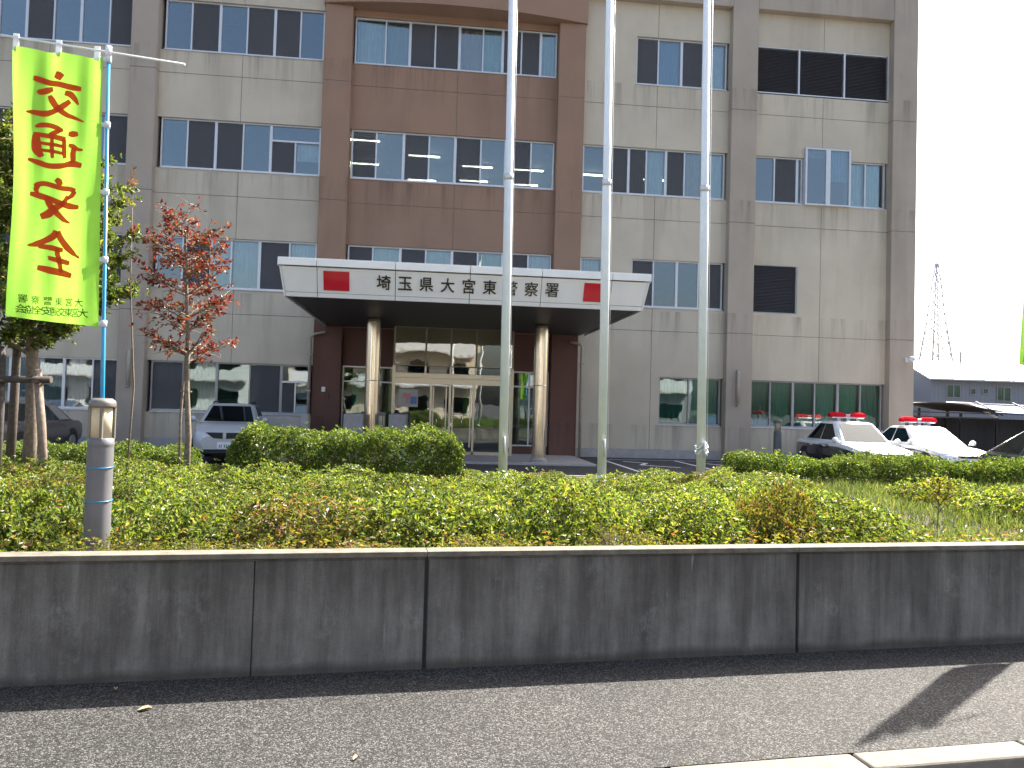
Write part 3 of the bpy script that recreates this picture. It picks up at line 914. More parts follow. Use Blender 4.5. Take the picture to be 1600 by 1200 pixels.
def fx(x, z):
    s_ = (z - CZ0) / (CZ1 - 0.18 - CZ0)
    if x == JX[0]: return -3.54 - 0.09 * s_
    if x == JX[-1]: return 5.19 + 0.10 * s_
    return x
for a, b in zip(JX[:-1], JX[1:]):
    for z0, z1, th in ((CZ0 + 0.095, CZ1 - 0.205, 0.0), (CZ0 - 0.015, CZ0 + 0.083, -0.012)):
        pa, pb = 0.008, 0.008
        MB().hexa([(fx(a, z0) + pa, fz(z0) + th, z0), (fx(b, z0) - pb, fz(z0) + th, z0), (fx(b, z0) - pb, fz(z0) + 0.05, z0), (fx(a, z0) + pa, fz(z0) + 0.05, z0),
                   (fx(a, z1) + pa, fz(z1) + th, z1), (fx(b, z1) - pb, fz(z1) + th, z1), (fx(b, z1) - pb, fz(z1) + 0.05, z1), (fx(a, z1) + pa, fz(z1) + 0.05, z1)]).build('fascia_panel', M['white_panel'], can)
    xa, xb = (a if a != JX[0] else -3.70), (b if b != JX[-1] else 5.36)
    MB().box(xa + 0.007, xb - 0.007, CY, CY + 0.12, CZ1 - 0.185, CZ1).build('fascia_rim', M['white_panel'], can, bevel=0.008)
# sides of the canopy
for sx, x0, x1 in ((-1, -3.54, -3.63), (1, 5.19, 5.29)):
    for ya, yb in ((CY + 0.33, 20.9), (20.92, 23.5), (23.52, YP - 0.004)):
        MB().hexa([(x0, ya, CZ0 - 0.015), (x0 + 0.04 * sx, ya, CZ0 - 0.015), (x0 + 0.04 * sx, yb, CZ0 - 0.015), (x0, yb, CZ0 - 0.015),
                   (x1, ya - (0.25 if ya < 19 else 0), CZ1 - 0.2), (x1 + 0.04 * sx, ya - (0.25 if ya < 19 else 0), CZ1 - 0.2), (x1 + 0.04 * sx, yb, CZ1 - 0.2), (x1, yb, CZ1 - 0.2)]).build('fascia_panel', M['white_panel'], can)
    MB().box(min(x1, x1 + 0.09 * sx), max(x1, x1 + 0.09 * sx), CY + 0.125, YP - 0.004, CZ1 - 0.185, CZ1).build('fascia_rim', M['white_panel'], can)
MB().box(-3.56, 5.22, CY + 0.125, YP - 0.004, CZ1 - 0.18, CZ1 - 0.08).build('canopy_roof', M['plinth'], can)
for x0, x1 in ((-2.64, -2.03), (3.68, 4.27)):
    z0, z1 = 4.35, 4.79
    MB().hexa([(x0, fz(z0) - 0.03, z0), (x1, fz(z0) - 0.03, z0), (x1, fz(z0) + 0.004, z0), (x0, fz(z0) + 0.004, z0),
               (x0, fz(z1) - 0.03, z1), (x1, fz(z1) - 0.03, z1), (x1, fz(z1) + 0.004, z1), (x0, fz(z1) + 0.004, z1)]).build('red_sign_panel', M['red_panel'], can, bevel=0.004)
for i, ch in enumerate('埼玉県大宮東警察署'):
    tv, tf, ts = text_verts(ch, 0.012, 0.003 if ch in '警察署' else 0.012)
    sc = 0.335 / max(ts[0], ts[1])
    cx, cz = -1.22 + i * 0.513, 4.585
    vv = [(cx + x * sc, fz(cz + y_ * sc) - 0.012 - z * 1.0, cz + y_ * sc) for x, y_, z in tv]
    MB().add(vv, tf).build('letter', M['letter'], can)

# columns
for x in (-1.73, 3.28):
    c_ = MB().lathe((x, 23.0, 0.0), [(0.215, 0.16), (0.215, 0.17), (0.215, 2.318), (0.215, 2.33), (0.217, 2.332), (0.217, 2.345), (0.215, 2.347), (0.215, 2.36), (0.215, CZ0 - 0.13), (0.215, CZ0 - 0.12), (0.212, CZ0 - 0.118), (0.212, CZ0 - 0.1), (0.212, CZ0 + 0.01)], 40).build('column', M['steel'], st)
    MB().lathe((x, 23.0, 0.0), [(0.255, -0.02), (0.255, 0.14), (0.255, 0.15), (0.24, 0.165), (0.216, 0.165)], 40).build('column_base', M['plinth'], c_)

# entrance step, vestibule glazing
stp = MB().box(-3.0, 4.9, 22.2, YF + 0.3, -0.05, 0.06).build('entrance_step', M['plinth'], st, bevel=0.012)
VY = 25.3
vx = [-1.22, 0.0, 0.62, 1.40, 2.66]
vf = MB()
for x in (-1.22, 2.66):
    vf.box(x - 0.05, x + 0.05, VY - 0.03, VY + 0.06, 0.06, 2.92)
    vf.box(x - 0.03, x + 0.03, VY + 0.06, YF + 0.2, 0.06, 0.12); vf.box(x - 0.03, x + 0.03, VY + 0.06, YF + 0.2, 2.36, 2.42)
for x in vx[1:-1]:
    vf.box(x - 0.035, x + 0.035, VY - 0.025, VY + 0.055, 0.06, 2.35)
for x in (-0.2, 0.62, 1.45):
    vf.box(x - 0.03, x + 0.03, VY - 0.025, VY + 0.055, 2.69, 2.92)
vf.box(-1.17, 2.61, VY - 0.035, VY + 0.07, 2.35, 2.53); vf.box(-1.17, 2.61, VY - 0.028, VY + 0.065, 2.54, 2.69)
vf.box(-1.17, 2.61, VY - 0.025, VY + 0.055, 0.06, 0.16)
ent = vf.build('entrance_frame', M['steel_frame'], st)
for a, b in zip(vx[:-1], vx[1:]):
    MB().box(a + 0.04, b - 0.04, VY + 0.01, VY + 0.022, 0.165, 2.345).build('glass_door' if a in (0.0, 0.62) else 'pane', M['glass'], ent)
for a, b in zip([-1.22, -0.2, 0.62, 1.45], [-0.2, 0.62, 1.45, 2.66]):
    MB().box(a + 0.06, b - 0.04, VY + 0.01, VY + 0.02, 2.7, 2.915).build('pane', M['glass'], ent)
    MB().box(a + 0.008 - (0.04 if a == -1.22 else 0), b - 0.008 + (0.04 if b == 2.66 else 0), VY - 0.05, VY + 0.08, 2.93, CZ0 - 0.004).build('cladding_panel', M['beige_panel'], ent)
    MB().box(a + 0.03, b - 0.03, VY - 0.064, VY - 0.054, 2.95, CZ0 - 0.02).build('pane', M['glass_film'], ent)
for x in (-1.22, 2.66):
    MB().box(x - 0.006, x + 0.006, VY + 0.07, YF + 0.2, 0.13, 2.35).build('pane', M['glass'], ent)
    MB().box(x - 0.03, x + 0.03, VY + 0.085, YF + 0.2, 2.43, CZ0 - 0.004).build('cladding_panel', M['beige_panel'], ent)
for x in (0.08, 0.5, 0.72, 1.3):
    MB().box(x - 0.02, x + 0.02, VY - 0.004, VY + 0.008, 0.3, 2.25).build('door_stile', M['steel_frame'], ent)
MB().tube([(0.2, VY - 0.03, 0.95), (0.2, VY - 0.03, 1.3)], 0.012, 8).build('door_handle', M['chrome'], ent)
MB().tube([(1.02, VY - 0.03, 0.95), (1.02, VY - 0.03, 1.3)], 0.012, 8).build('door_handle', M['chrome'], ent)
# poster on the left door pane: white sheet, pink arms and blue block
po = MB().box(-1.05, -0.42, VY - 0.004, VY - 0.001, 1.58, 2.16).build('poster', M['alu_dark'], ent)
pb = MB()
pb.obox((-0.84, VY - 0.006, 1.95), (0.015, 0, 0.075), (0, 0.0015, 0), (0.05, 0, -0.02), 0)
pb.obox((-0.70, VY - 0.006, 1.95), (0.015, 0, -0.075), (0, 0.0015, 0), (0.05, 0, 0.02), 0)
pb.box(-0.80, -0.74, VY - 0.0075, VY - 0.0045, 1.72, 1.9, 0)
pb.box(-0.66, -0.46, VY - 0.0075, VY - 0.0045, 1.68, 1.92, 1)
pb.build('poster_print', [M['poster_pink'], M['poster_blue']], po)
# side lights of the entrance
for x0, x1 in ((-3.0, -1.28), (2.72, 4.06)):
    fm = MB()
    for z in (0.32, 2.36, 2.86):
        fm.box(x0 + .05, x1 - .05, YF + 0.06, YF + 0.14, z, z + 0.05)
    for x in (x0, x1 - 0.05):
        fm.box(x, x + 0.05, YF + 0.06, YF + 0.14, 0.32, 2.91)
    xm = x0 + 0.62 * (x1 - x0) if x0 < 0 else (x0 + x1) / 2
    fm.box(xm - 0.025, xm + 0.025, YF + 0.062, YF + 0.138, 0.37, 2.36); fm.box(xm - 0.025, xm + 0.025, YF + 0.062, YF + 0.138, 2.41, 2.86)
    w_ = fm.build('side_window', M['alu'], st)
    for a, b in ((x0 + 0.05, xm - 0.025), (xm + 0.025, x1 - 0.05)):
        MB().box(a, b, YF + 0.1, YF + 0.108, 0.37, 2.36).build('pane', M['glass_green'], w_)
        MB().box(a, b, YF + 0.1, YF + 0.108, 2.41, 2.86).build('pane', M['glass_green'], w_)
    MB().box(x0, x1, YF + 0.03, YF + 0.25, 2.915, CZ0 + 0.04).build('wall_panel', M['dark_and_shaded_brown'], st)
    MB().box(x0, x1, YF + 0.03, YF + 0.25, 0.06, 0.315).build('wall_panel', M['dark_and_shaded_brown'], st)
ins = [(-2.72, -2.3, 0.5, 2.3, 'green_board', 27.0), (-1.75, -1.6, 0.6, 2.25, 'red_board', 27.0), (-1.55, -1.42, 0.6, 2.25, 'yellow_board', 27.0),
       (1.1, 1.35, 0.9, 2.3, 'lime_board', 26.2), (-2.5, -1.9, 2.45, 2.8, 'poster_white', 26.75), (2.95, 3.3, 1.3, 2.0, 'poster_white', 26.75), (3.45, 3.75, 1.4, 2.1, 'curtain_grey', 26.8),
       (1.5, 2.3, 0.9, 1.3, 'green_board', 27.6), (2.8, 3.9, 0.95, 1.05, 'poster_white', 27.0), (0.1, 0.55, 0.9, 1.9, 'room_dark', 28.5)]
for x0, x1, z0, z1, mn, yy in ins:
    MB().box(x0, x1, yy, yy + 0.03, z0, z1).build('notice_board', M[mn], st)

# fittings on the facade ------------------------------------------------------
for x, z0, z1 in ((-9.77, 1.96, 3.2), (10.73, 1.92, 3.21)):
    lm = MB().box(x - 0.035, x + 0.035, YP - 0.05, YP + 0.005, z0, z1).build('wall_lamp', M['alu_dark'], st)
    MB().tube([(x, YP - 0.09, z0 + 0.05), (x, YP - 0.09, z1 - 0.05)], 0.055, 14).build('lamp_shade', M['lens'], lm)
    MB().cyl((x, YP - 0.09, z0), (x, YP - 0.09, z0 + 0.05), 0.06, n=14).build('lamp_cap', M['alu_dark'], lm)
for pts in ([(-3.55, 26.0, 3.98), (-3.9, 26.0, 3.9), (-4.03, 26.0, 3.8), (-4.03, 26.0, 0.0)], [(4.7, 26.0, 3.96), (5.06, 26.0, 3.9), (5.12, 26.0, 3.8), (5.12, 26.0, 0.0)]):
    dp = MB().tube(pts, 0.05, 10).build('downpipe', M['taupe'], st)
    for z in (0.8, 2.0, 3.2):
        MB().box(pts[-1][0] - 0.07, pts[-1][0] + 0.07, 25.94, 26.09, z, z + 0.04).build('pipe_bracket', M['alu_dark'], dp)
cc = MB().box(17.0, 17.2, YP - 0.06, YP + 0.0, 3.7, 3.86).tube([(17.1, YP - 0.06, 3.78), (17.1, YP - 0.2, 3.78)], 0.03, 8).build('security_camera', M['white_rod'], st)
MB().lathe((17.1, YP - 0.24, 3.66), [(0.02, 0), (0.10, 0.05), (0.12, 0.12), (0.12, 0.2), (0.04, 0.23)], 14).build('camera_dome', M['house_white'], cc)
MB().box(-3.62, -3.5, YP - 0.08, YP - 0.002, 2.0, 2.16).build('intercom', M['white_rod'], st)
MB().box(-3.4, -3.36, YP - 0.03, YP - 0.002, 1.75, 1.95).build('name_plate', M['letter'], st)

# low walls and planters at the entrance
lw_ = MB().box(-2.46, -1.92, 22.3, 25.2, 0.06, 1.34).build('ramp_wall', M['low_wall'], None, bevel=0.02)
tag(lw_, 'short pale ramp wall to the left of the left steel column', 'wall')
lw2 = MB().box(-1.2, -0.72, 22.6, 25.0, 0.06, 1.36).build('ramp_wall', M['low_wall'], None, bevel=0.02)
tag(lw2, 'short grey ramp wall between the left steel column and the glass doors', 'wall')
lw3 = MB().box(-4.9, -3.5, 22.0, 22.2, 0.0, 1.22).box(-3.6, -3.38, 21.9, 22.3, 0.0, 1.32).build('planter_wall', M['plinth'], None, bevel=0.015)
tag(lw3, 'low grey wall with a pale end post beside the white parked wagon', 'wall')

# ---------------------------------------------------------------- flagpoles
fp = []
labs = ['white metal flagpole standing in front of the glass entrance doors', 'white metal flagpole crossing the red square at the right of the canopy',
        'white metal flagpole with a pale rope cleat near its foot, beside the blank beige wall']
for i, x in enumerate((1.07, 2.53, 4.03)):
    p = empty('flagpole', (x, 11.1, 0.6), labs[i], 'flagpole', 'flagpoles standing in the planted bed')
    tilt = -0.0085
    def at(z): return (x + tilt * (z - 0.6), 11.1, z)
    MB().tube([at(0.55), at(5.05), at(5.06), at(9.6)], [0.066, 0.063, 0.058, 0.052], 20).build('shaft', M['pole_metal'], p)
    MB().lathe((x, 11.1, 0.6), [(0.13, -0.05), (0.13, 0.03), (0.08, 0.05), (0.069, 0.12)], 20).build('base_collar', M['pole_metal'], p)
    MB().tube([at(5.0), at(5.09)], [0.068, 0.068], 20).build('joint_ring', M['alu'], p)
    MB().lathe(at(9.6), [(0.06, 0), (0.06, 0.06), (0.03, 0.1), (0.07, 0.16), (0.07, 0.22), (0.02, 0.28)], 14).build('finial', M['chrome'], p)
    MB().tube([(x + 0.075 + tilt * 0.6, 11.05, 1.1), (x + 0.068 + tilt * 8.9, 11.05, 9.5)], 0.0045, 6).build('halyard', M['white_rod'], p)
    MB().box(x - 0.012, x + 0.012, 10.97, 11.04, 1.02, 1.24).tube([(x, 10.97, 1.0), (x, 10.965, 1.26)], 0.012, 8).build('cleat', M['alu'], p)
    if i == 2:
        MB().tube([(x + 0.09 * math.cos(t), 11.1 + 0.09 * math.sin(t), 1.05 + 0.012 * t + 0.03 * math.sin(3 * t)) for t in np.linspace(0, 14, 60)], 0.011, 6).build('rope_coil', M['white_rod'], p)

# ---------------------------------------------------------------- bollard lights
def bollard(loc, h, r, label, name='bollard_light', lean=0.0):
    x, y, z = loc
    o = empty(name, loc, label, 'bollard light', 'bollard lights of the police station')
    k = h / 1.02
    MB().lathe(loc, [(r * 1.12, -0.06), (r * 1.1, 0.02), (r * 1.0, 0.03), (r, 0.05), (r, 0.685 * k), (r, 0.70 * k), (r * 1.01, 0.702 * k), (r * 1.01, 0.72 * k), (r, 0.722 * k), (r, 0.745 * k), (r * 0.86, 0.752 * k)], 28).build('post', M['boll'], o)
    MB().lathe((x, y, z + 0.752 * k), [(r * 0.80, 0), (r * 0.80, 0.2 * k)], 24).build('lamp_lens', M['lens'], o)
    bars = MB()
    for t in (20, 110, 200, 290):
        cx, cy = x + r * 0.9 * math.cos(R(t)), y + r * 0.9 * math.sin(R(t))
        bars.box(cx - 0.009, cx + 0.009, cy - 0.009, cy + 0.009, z + 0.745 * k, z + 0.955 * k)
    bars.build('lamp_guard', M['boll_dark'], o)
    MB().lathe((x, y, z + 0.952 * k), [(r * 1.02, 0), (r * 1.04, 0.012 * k), (r * 1.04, 0.03 * k), (r * 0.98, 0.045 * k), (r * 0.7, 0.062 * k)], 28).build('cap', M['boll_dark'], o)
    return o
b1 = bollard((-2.165, 5.36, 0.66), 1.02, 0.080, 'grey bollard light with cream lens holding the blue banner pole')
for z in (1.0, 1.22):
    MB().tube([(-2.165 + 0.084 * math.cos(t), 5.36 + 0.084 * math.sin(t), z + 0.004 * math.sin(t)) for t in np.linspace(0, 6.4, 28)], 0.0035, 5).build('wire_tie', M['blue_pole'], b1)
b4 = bollard((5.78, 6.26, 0.66), 1.02, 0.080, 'grey bollard light holding the banner pole by the right picture edge')
b2 = bollard((11.5, 24.5, 0.0), 1.52, 0.13, 'dark bollard light with cream lens by the wall beside the first police car')
b3 = bollard((-1.30, 21.0, 0.0), 1.45, 0.10, 'pale bollard light at the foot of the left steel column')

# ---------------------------------------------------------------- banners
# strokes of the hand-brushed characters, seen from behind, measured on the cloth in cm-like units
ST = [
 # kou
 [(79, 107, 10), (85, 110, 13), (91, 114, 11)], [(49, 117, 8), (58, 118, 10), (85, 124, 9), (108, 130, 10), (119, 131, 7)],
 [(76, 131, 7), (68, 133, 10), (58, 138, 9), (54, 140, 4)], [(95, 138, 8), (104, 141, 10), (111, 149, 8), (116, 158, 2)],
 [(70, 141, 6), (74, 149, 11), (83, 162, 10), (97, 173, 8), (112, 180, 6), (124, 184, 2)], [(104, 152, 8), (94, 158, 10), (78, 167, 9), (62, 172, 10), (50, 173, 8), (39, 172, 2)],
 # tsuu
 [(52, 196, 3), (60, 191, 8), (70, 190, 8), (82, 194, 8), (92, 199, 5)], [(88, 198, 6), (78, 202, 8), (70, 204, 4)],
 [(50, 208, 6), (62, 207, 8), (80, 209, 8), (96, 213, 9)], [(53, 208, 8), (53, 220, 12), (54, 233, 13), (60, 242, 8)], [(94, 212, 7), (94, 228, 9), (95, 243, 7)],
 [(57, 220, 5), (76, 221, 6), (93, 224, 5)], [(58, 231, 5), (76, 232, 6), (93, 235, 5)], [(75, 204, 4), (74, 222, 7), (75, 243, 5)],
 [(102, 205, 6), (110, 206, 11), (117, 205, 6)], [(103, 223, 5), (110, 226, 8), (117, 230, 6), (124, 230, 3)], [(112, 228, 7), (110, 238, 9), (111, 252, 8)],
 [(42, 248, 3), (56, 252, 9), (74, 256, 9), (96, 254, 9), (112, 254, 11), (125, 256, 8)],
 # an
 [(82, 276, 7), (87, 280, 11), (90, 286, 8)], [(54, 291, 7), (58, 287, 8), (68, 285, 8), (90, 290, 8), (108, 294, 8), (117, 297, 7)], [(116, 297, 7), (112, 304, 8), (104, 309, 5)], [(57, 288, 7), (55, 296, 7), (58, 301, 3)],
 [(47, 303, 6), (60, 305, 10), (84, 312, 9), (108, 321, 10), (123, 323, 6)], [(105, 305, 8), (96, 314, 10), (82, 322, 10), (72, 333, 12), (62, 338, 9)], [(69, 305, 7), (73, 316, 9), (82, 328, 10), (95, 340, 8), (109, 348, 2)],
 # zen
 [(84, 358, 9), (81, 366, 10), (70, 375, 9), (58, 381, 10), (44, 384, 2)], [(86, 359, 9), (92, 371, 11), (104, 385, 11), (115, 395, 8), (125, 404, 2)],
 [(60, 385, 6), (78, 386, 9), (97, 390, 7)], [(72, 402, 6), (86, 405, 9), (107, 411, 7)], [(86, 386, 8), (88, 404, 9), (93, 425, 7)], [(57, 418, 8), (72, 421, 11), (92, 425, 11), (111, 431, 8)],
]
CW, CH = 0.575, 1.86

def banner(anchor, dirx, label, bulge, text=True, sway=(0, 0)):
    """anchor: pole foot; dirx: unit vector from the pole to the free edge"""
    ax, ay, az = anchor
    o = empty('nobori_banner', anchor, label, 'banner', 'traffic safety banners along the wall')
    dx = Vector(dirx).normalized()
    nrm = dx.cross(Vector((0, 0, 1))).normalized()          # faces the street side when dx points left
    if nrm.y > 0:
        nrm = -nrm
    top = Vector((ax - 0.085, ay, 4.07))
    foot = Vector((ax, ay, az))
    MB().tube([foot, foot.lerp(top, 0.45), foot.lerp(top, 0.452), top], [0.0145, 0.0145, 0.0118, 0.0118], 12).build('pole', M['blue_pole'], o)
    MB().tube([top + Vector((0, 0, -0.04)), top + Vector((0, 0, 0.03))], 0.02, 10).build('pole_cap', M['white_rod'], o)
    rod0, rod1 = top + dx * (0.68 if text else 0.60) + Vector((0, 0.0, 0.035)), top - dx * 0.50 + Vector((0, 0, -0.045))
    MB().tube([rod0, rod1], 0.008, 8).build('top_rod', M['white_rod'], o)
    def cloth(u, v):
        # u 0 at free edge, 1 at the pole; v 0 at the top, 1 at the bottom
        base = top.lerp(foot, (0.055 + v * CH) / (top.z - foot.z))
        p = base + dx * (0.03 + CW * (1 - u))
        p.z += 0.015 * (1 - u) * (1 - v) + (0.05 * (1 - u)) * v * (1 if text else 0.6)
        w = bulge * math.sin(math.pi * min(1, v * 1.04)) * math.sin(math.pi * (0.15 + 0.85 * (1 - u)))
        w += 0.024 * math.sin(7 * u + 2.2 * v) * (0.4 + v) + 0.020 * math.sin(13 * (u - 0.25 * v)) * (1 - 0.5 * v) + 0.006 * math.sin(27 * u + 5 * v)
        p += nrm * w
        p -= dx * (0.025 * math.sin(math.pi * v) ** 2 * (1 - u))
        p += Vector((sway[0] * v * (1 - u), sway[1] * v * (1 - u), 0))
        return p
    def cn(u, v, h=0.004):
        p = cloth(u, v)
        a = cloth(min(1, u + 0.01), v) - p if u < 0.99 else p - cloth(u - 0.01, v)
        b = cloth(u, v + 0.01) - p
        n = a.cross(b).normalized()
        if n.dot(nrm) < 0:
            n = -n
        return p + n * h
    nu, nv = 26, 70
    v_, f_ = [], []
    for j in range(nv + 1):
        for i in range(nu + 1):
            v_.append(tuple(cloth(i / nu, j / nv)))
    for j in range(nv):
        for i in range(nu):
            a = j * (nu + 1) + i
            f_.append((a, a + 1, a + nu + 2, a + nu + 1))
    cl = MB().add(v_, f_, 0, True).build('banner_cloth', M['flag'], o)
    # tabs to pole and rod
    for vv in (0.005, 0.25, 0.5, 0.75, 0.985):
        c = cloth(1, vv)
        pp = top.lerp(foot, (0.055 + vv * CH) / (top.z - foot.z))
        MB().tube([pp + Vector((0, 0, -0.022)), pp + Vector((0, 0, 0.022))], 0.02, 10).obox((c + pp) / 2 - nrm * 0.0, dx * 0.035, nrm * 0.0025, Vector((0, 0, 0.014))).build('tab', M['tab'], o)
    for uu in (0.04, 0.5, 0.92):
        c = cloth(uu, 0.0)
        t_ = (c - top).dot(dx) / 0.68
        q = top.lerp(rod0, t_)
        MB().obox((c + q) / 2, dx * 0.018, nrm * 0.004, Vector((0, 0, abs(q.z - c.z) / 2 + 0.02))).build('tab', M['tab'], o)
    # brushed characters
    def uv(px, py):
        x0 = 15 + (2 if 250 < py < 400 else 0)
        return (px - x0) / 137.0, (py - 72 - 0.10 * (px - 85)) / 432.0
    ink = MB()
    for si, s_ in enumerate(ST):
        P = [Vector((a, b, 0)) for a, b, w in s_]
        Wd = [w for a, b, w in s_]
        # smooth resample
        pts, ws = [], []
        for i in range(len(P) - 1):
            p0, p1, p2, p3 = P[max(i - 1, 0)], P[i], P[i + 1], P[min(i + 2, len(P) - 1)]
            n = 6
            for k in range(n + (i == len(P) - 2)):
                t = k / n
                q = 0.5 * ((2 * p1) + (p2 - p0) * t + (2 * p0 - 5 * p1 + 4 * p2 - p3) * t * t + (3 * p1 - p0 - 3 * p2 + p3) * t ** 3)
                pts.append(q); ws.append(Wd[i] * (1 - t) + Wd[i + 1] * t)
        vv, ff = [], []
        for i, q in enumerate(pts):
            d = (pts[min(i + 1, len(pts) - 1)] - pts[max(i - 1, 0)]).normalized()
            nn = Vector((-d.y, d.x, 0))
            e = 0.85 if i in (0, len(pts) - 1) else 1.0
            for sgn in (-1, 0, 1):
                c = q + nn * sgn * ws[i] * 0.5 * e
                vv.append(tuple(cn(*uv(c.x, c.y), 0.0025 + 0.0004 * (si % 4))))
            if i:
                a = 3 * (i - 1)
                ff += [(a, a + 1, a + 4, a + 3), (a + 1, a + 2, a + 5, a + 4)]
        ink.add(vv, ff, 0, True)
    ink.build('brush_lettering', M['flag_red'], cl)
    for body, y0, xa, xb, hgt in (('大宮東警察署', 471, 131, 31, 13), ('大宮東交通安全協会', 487, 137, 28, 14)):
        sm_ = MB()
        n = len(body)
        for i, ch in enumerate(body):
            tv, tf, ts = text_verts(ch, 0, 0.004)
            cx = xa - 6 + (xb - xa + 12) * i / (n - 1)
            sc = hgt / max(ts[0], ts[1])
            sm_.add([tuple(cn(*uv(cx - x * sc, y0 - (px_ := 0) - yy * sc + 0.1 * (cx - 85) * 0.6), 0.003)) for x, yy, z in tv], tf)
        sm_.build('small_lettering', M['flag_black'], cl)
    return o
banner((-2.20, 5.50, 0.66), (-0.985, -0.06, 0), 'fluorescent yellow green banner with red brushed characters on a blue pole', 0.035)
banner((5.83, 6.40, 0.66), (-0.93, -0.33, 0), 'fluorescent banner whose edge just enters at the right picture border', 0.03, False, (-0.19, -0.05))

# ---------------------------------------------------------------- plants
def np_mesh(name, V, F, mat, smooth=False):
    me = bpy.data.meshes.new(name)
    V = np.asarray(V, np.float32); F = np.asarray(F, np.int32)
    k = F.shape[1]
    me.vertices.add(len(V)); me.vertices.foreach_set('co', V.ravel())
    me.loops.add(F.size); me.loops.foreach_set('vertex_index', F.ravel())
    me.polygons.add(len(F)); me.polygons.foreach_set('loop_start', np.arange(0, F.size, k, dtype=np.int32))
    me.polygons.foreach_set('use_smooth', np.full(len(F), smooth))
    me.materials.append(mat)
    me.update(calc_edges=True)
    return me

def nz(a):
    return a / np.maximum(np.linalg.norm(a, axis=-1, keepdims=True), 1e-9)

def leaf_arrays(P, D, L, Wd, fold=0.15):
    n = len(P)
    rv = rng.normal(size=(n, 3)); rv[:, 2] *= 0.4
    Sd = nz(np.cross(D, rv + np.array([0, 0, 0.0])))
    Nn = np.cross(D, Sd)
    L = np.broadcast_to(L, (n,))[:, None]; Wd = np.broadcast_to(Wd, (n,))[:, None]
    mid = P + D * L * 0.52 + Nn * (L * fold)
    V = np.stack([P, mid + Sd * Wd * 0.5, P + D * L, mid - Sd * Wd * 0.5], 1).reshape(-1, 3)
    F = np.arange(n * 4).reshape(n, 4)
    return V, F

def rosettes(P, N, k, L, Wd, spread=0.95):
    n = len(P)
    D = np.repeat(nz(N + rng.normal(size=(n, 3)) * 0.25), k, 0)
    rnd = rng.normal(size=(n * k, 3))
    rnd -= D * np.sum(rnd * D, 1, keepdims=True)
    D2 = nz(D * rng.uniform(0.25, 0.9, (n * k, 1)) + nz(rnd) * spread)
    Q = np.repeat(P, k, 0) + rng.normal(size=(n * k, 3)) * 0.004
    s = rng.uniform(0.65, 1.2, n * k)
    return leaf_arrays(Q, D2, L * s, Wd * s)

def bumpy(d, seed, amp=0.18):
    r = np.random.default_rng(seed)
    o = np.ones(len(d))
    for _ in range(7):
        w = r.normal(size=3) * 2.2
        o += amp * 0.42 * np.sin(d @ w + r.uniform(0, 6.28))
    return o

def twig_arrays(pairs, r):
    V, F = [], []
    for a, b in pairs:
        a, b = np.array(a), np.array(b)
        d = nz((b - a)[None])[0]
        u = nz(np.cross(d, [0.3, 0.5, 0.8])[None])[0]; w = np.cross(d, u)
        i = len(V)
        for p, rr in ((a, r), (b, r * 0.4)):
            for t in (0, 2.094, 4.189):
                V.append(p + (u * math.cos(t) + w * math.sin(t)) * rr)
        for k in range(3):
            F.append((i + k, i + (k + 1) % 3, i + 3 + (k + 1) % 3, i + 3 + k))
    return np.array(V), np.array(F)

def shrub_mesh(seed, nros, L=0.043, Wd=0.017, k=6, mat='azalea', flat=0.75):
    """dome of unit radius about 0.5, height about 0.5*flat"""
    d = nz(rng.normal(size=(nros, 3)))
    d[:, 2] = np.abs(d[:, 2]) * 1.0 - 0.12
    d = nz(d)
    rr = 0.46 * bumpy(d, seed) * rng.choice([1.0, 1.0, 0.9, 0.8, 0.65], nros) * rng.uniform(0.92, 1.08, nros)
    P = d * rr[:, None]
    P[:, 2] = np.sign(P[:, 2]) * np.abs(P[:, 2] / 0.46) ** 0.75 * 0.46 * flat + 0.05
    P[:, :2] *= (1.0 + 0.12 * (1 - np.abs(d[:, 2:3])))
    N = nz(d + np.array([0, 0, 0.55]))
    # older leaves inside the bush
    ni = int(nros * 0.8)
    di = nz(rng.normal(size=(ni, 3)))
    Pi = di * (rng.random(ni) ** 0.5 * 0.36)[:, None]
    Pi[:, 2] = np.abs(Pi[:, 2]) * flat * 0.9 + 0.01
    P = np.concatenate([P, Pi]); N = np.concatenate([N, nz(di + np.array([0, 0, 0.3]))])
    sp = rng.random(len(P)) < 0.05                   # shoots that stand proud
    P[sp] += N[sp] * rng.uniform(0.03, 0.09, (sp.sum(), 1))
    V, F = rosettes(P, N, k, L, Wd)
    return np_mesh('shrub_leaves', V, F, M[mat])

def shrub_twigs(seed):
    r = np.random.default_rng(seed)
    prs = []
    for _ in range(16):
        a = r.normal(size=3) * [0.05, 0.05, 0]
        t = r.uniform(0, 6.28); q = r.uniform(0.12, 0.34)
        b = np.array([q * math.cos(t), q * math.sin(t), r.uniform(0.15, 0.32)])
        prs.append((a, b))
        for _ in range(2):
            prs.append((b * 0.7, b + r.normal(size=3) * 0.09))
    V, F = twig_arrays(prs, 0.006)
    return np_mesh('shrub_stems', V, F, M['twig'])
TW = [shrub_twigs(50 + i) for i in range(2)]
SHR = [shrub_mesh(100 + i, 820) for i in range(6)]
SHD = [shrub_mesh(200 + i, 760, mat='azalea_dry') for i in range(2)]
TUF = [shrub_mesh(300 + i, 230, L=0.032, Wd=0.015, mat='tuft', flat=0.6) for i in range(3)]

def plant(name, me, loc, sc, rz, label, group, cat, twigs=True):
    e = empty(name, loc, label, cat, group, rz)
    e.scale = sc
    a = bpy.data.objects.new('leaves', me); COL.objects.link(a); a.parent = e
    if twigs:
        b = bpy.data.objects.new('stems', random.choice(TW)); COL.objects.link(b); b.parent = e
    return e

rs = random.Random(3)
def bedz(x, y): return 0.60
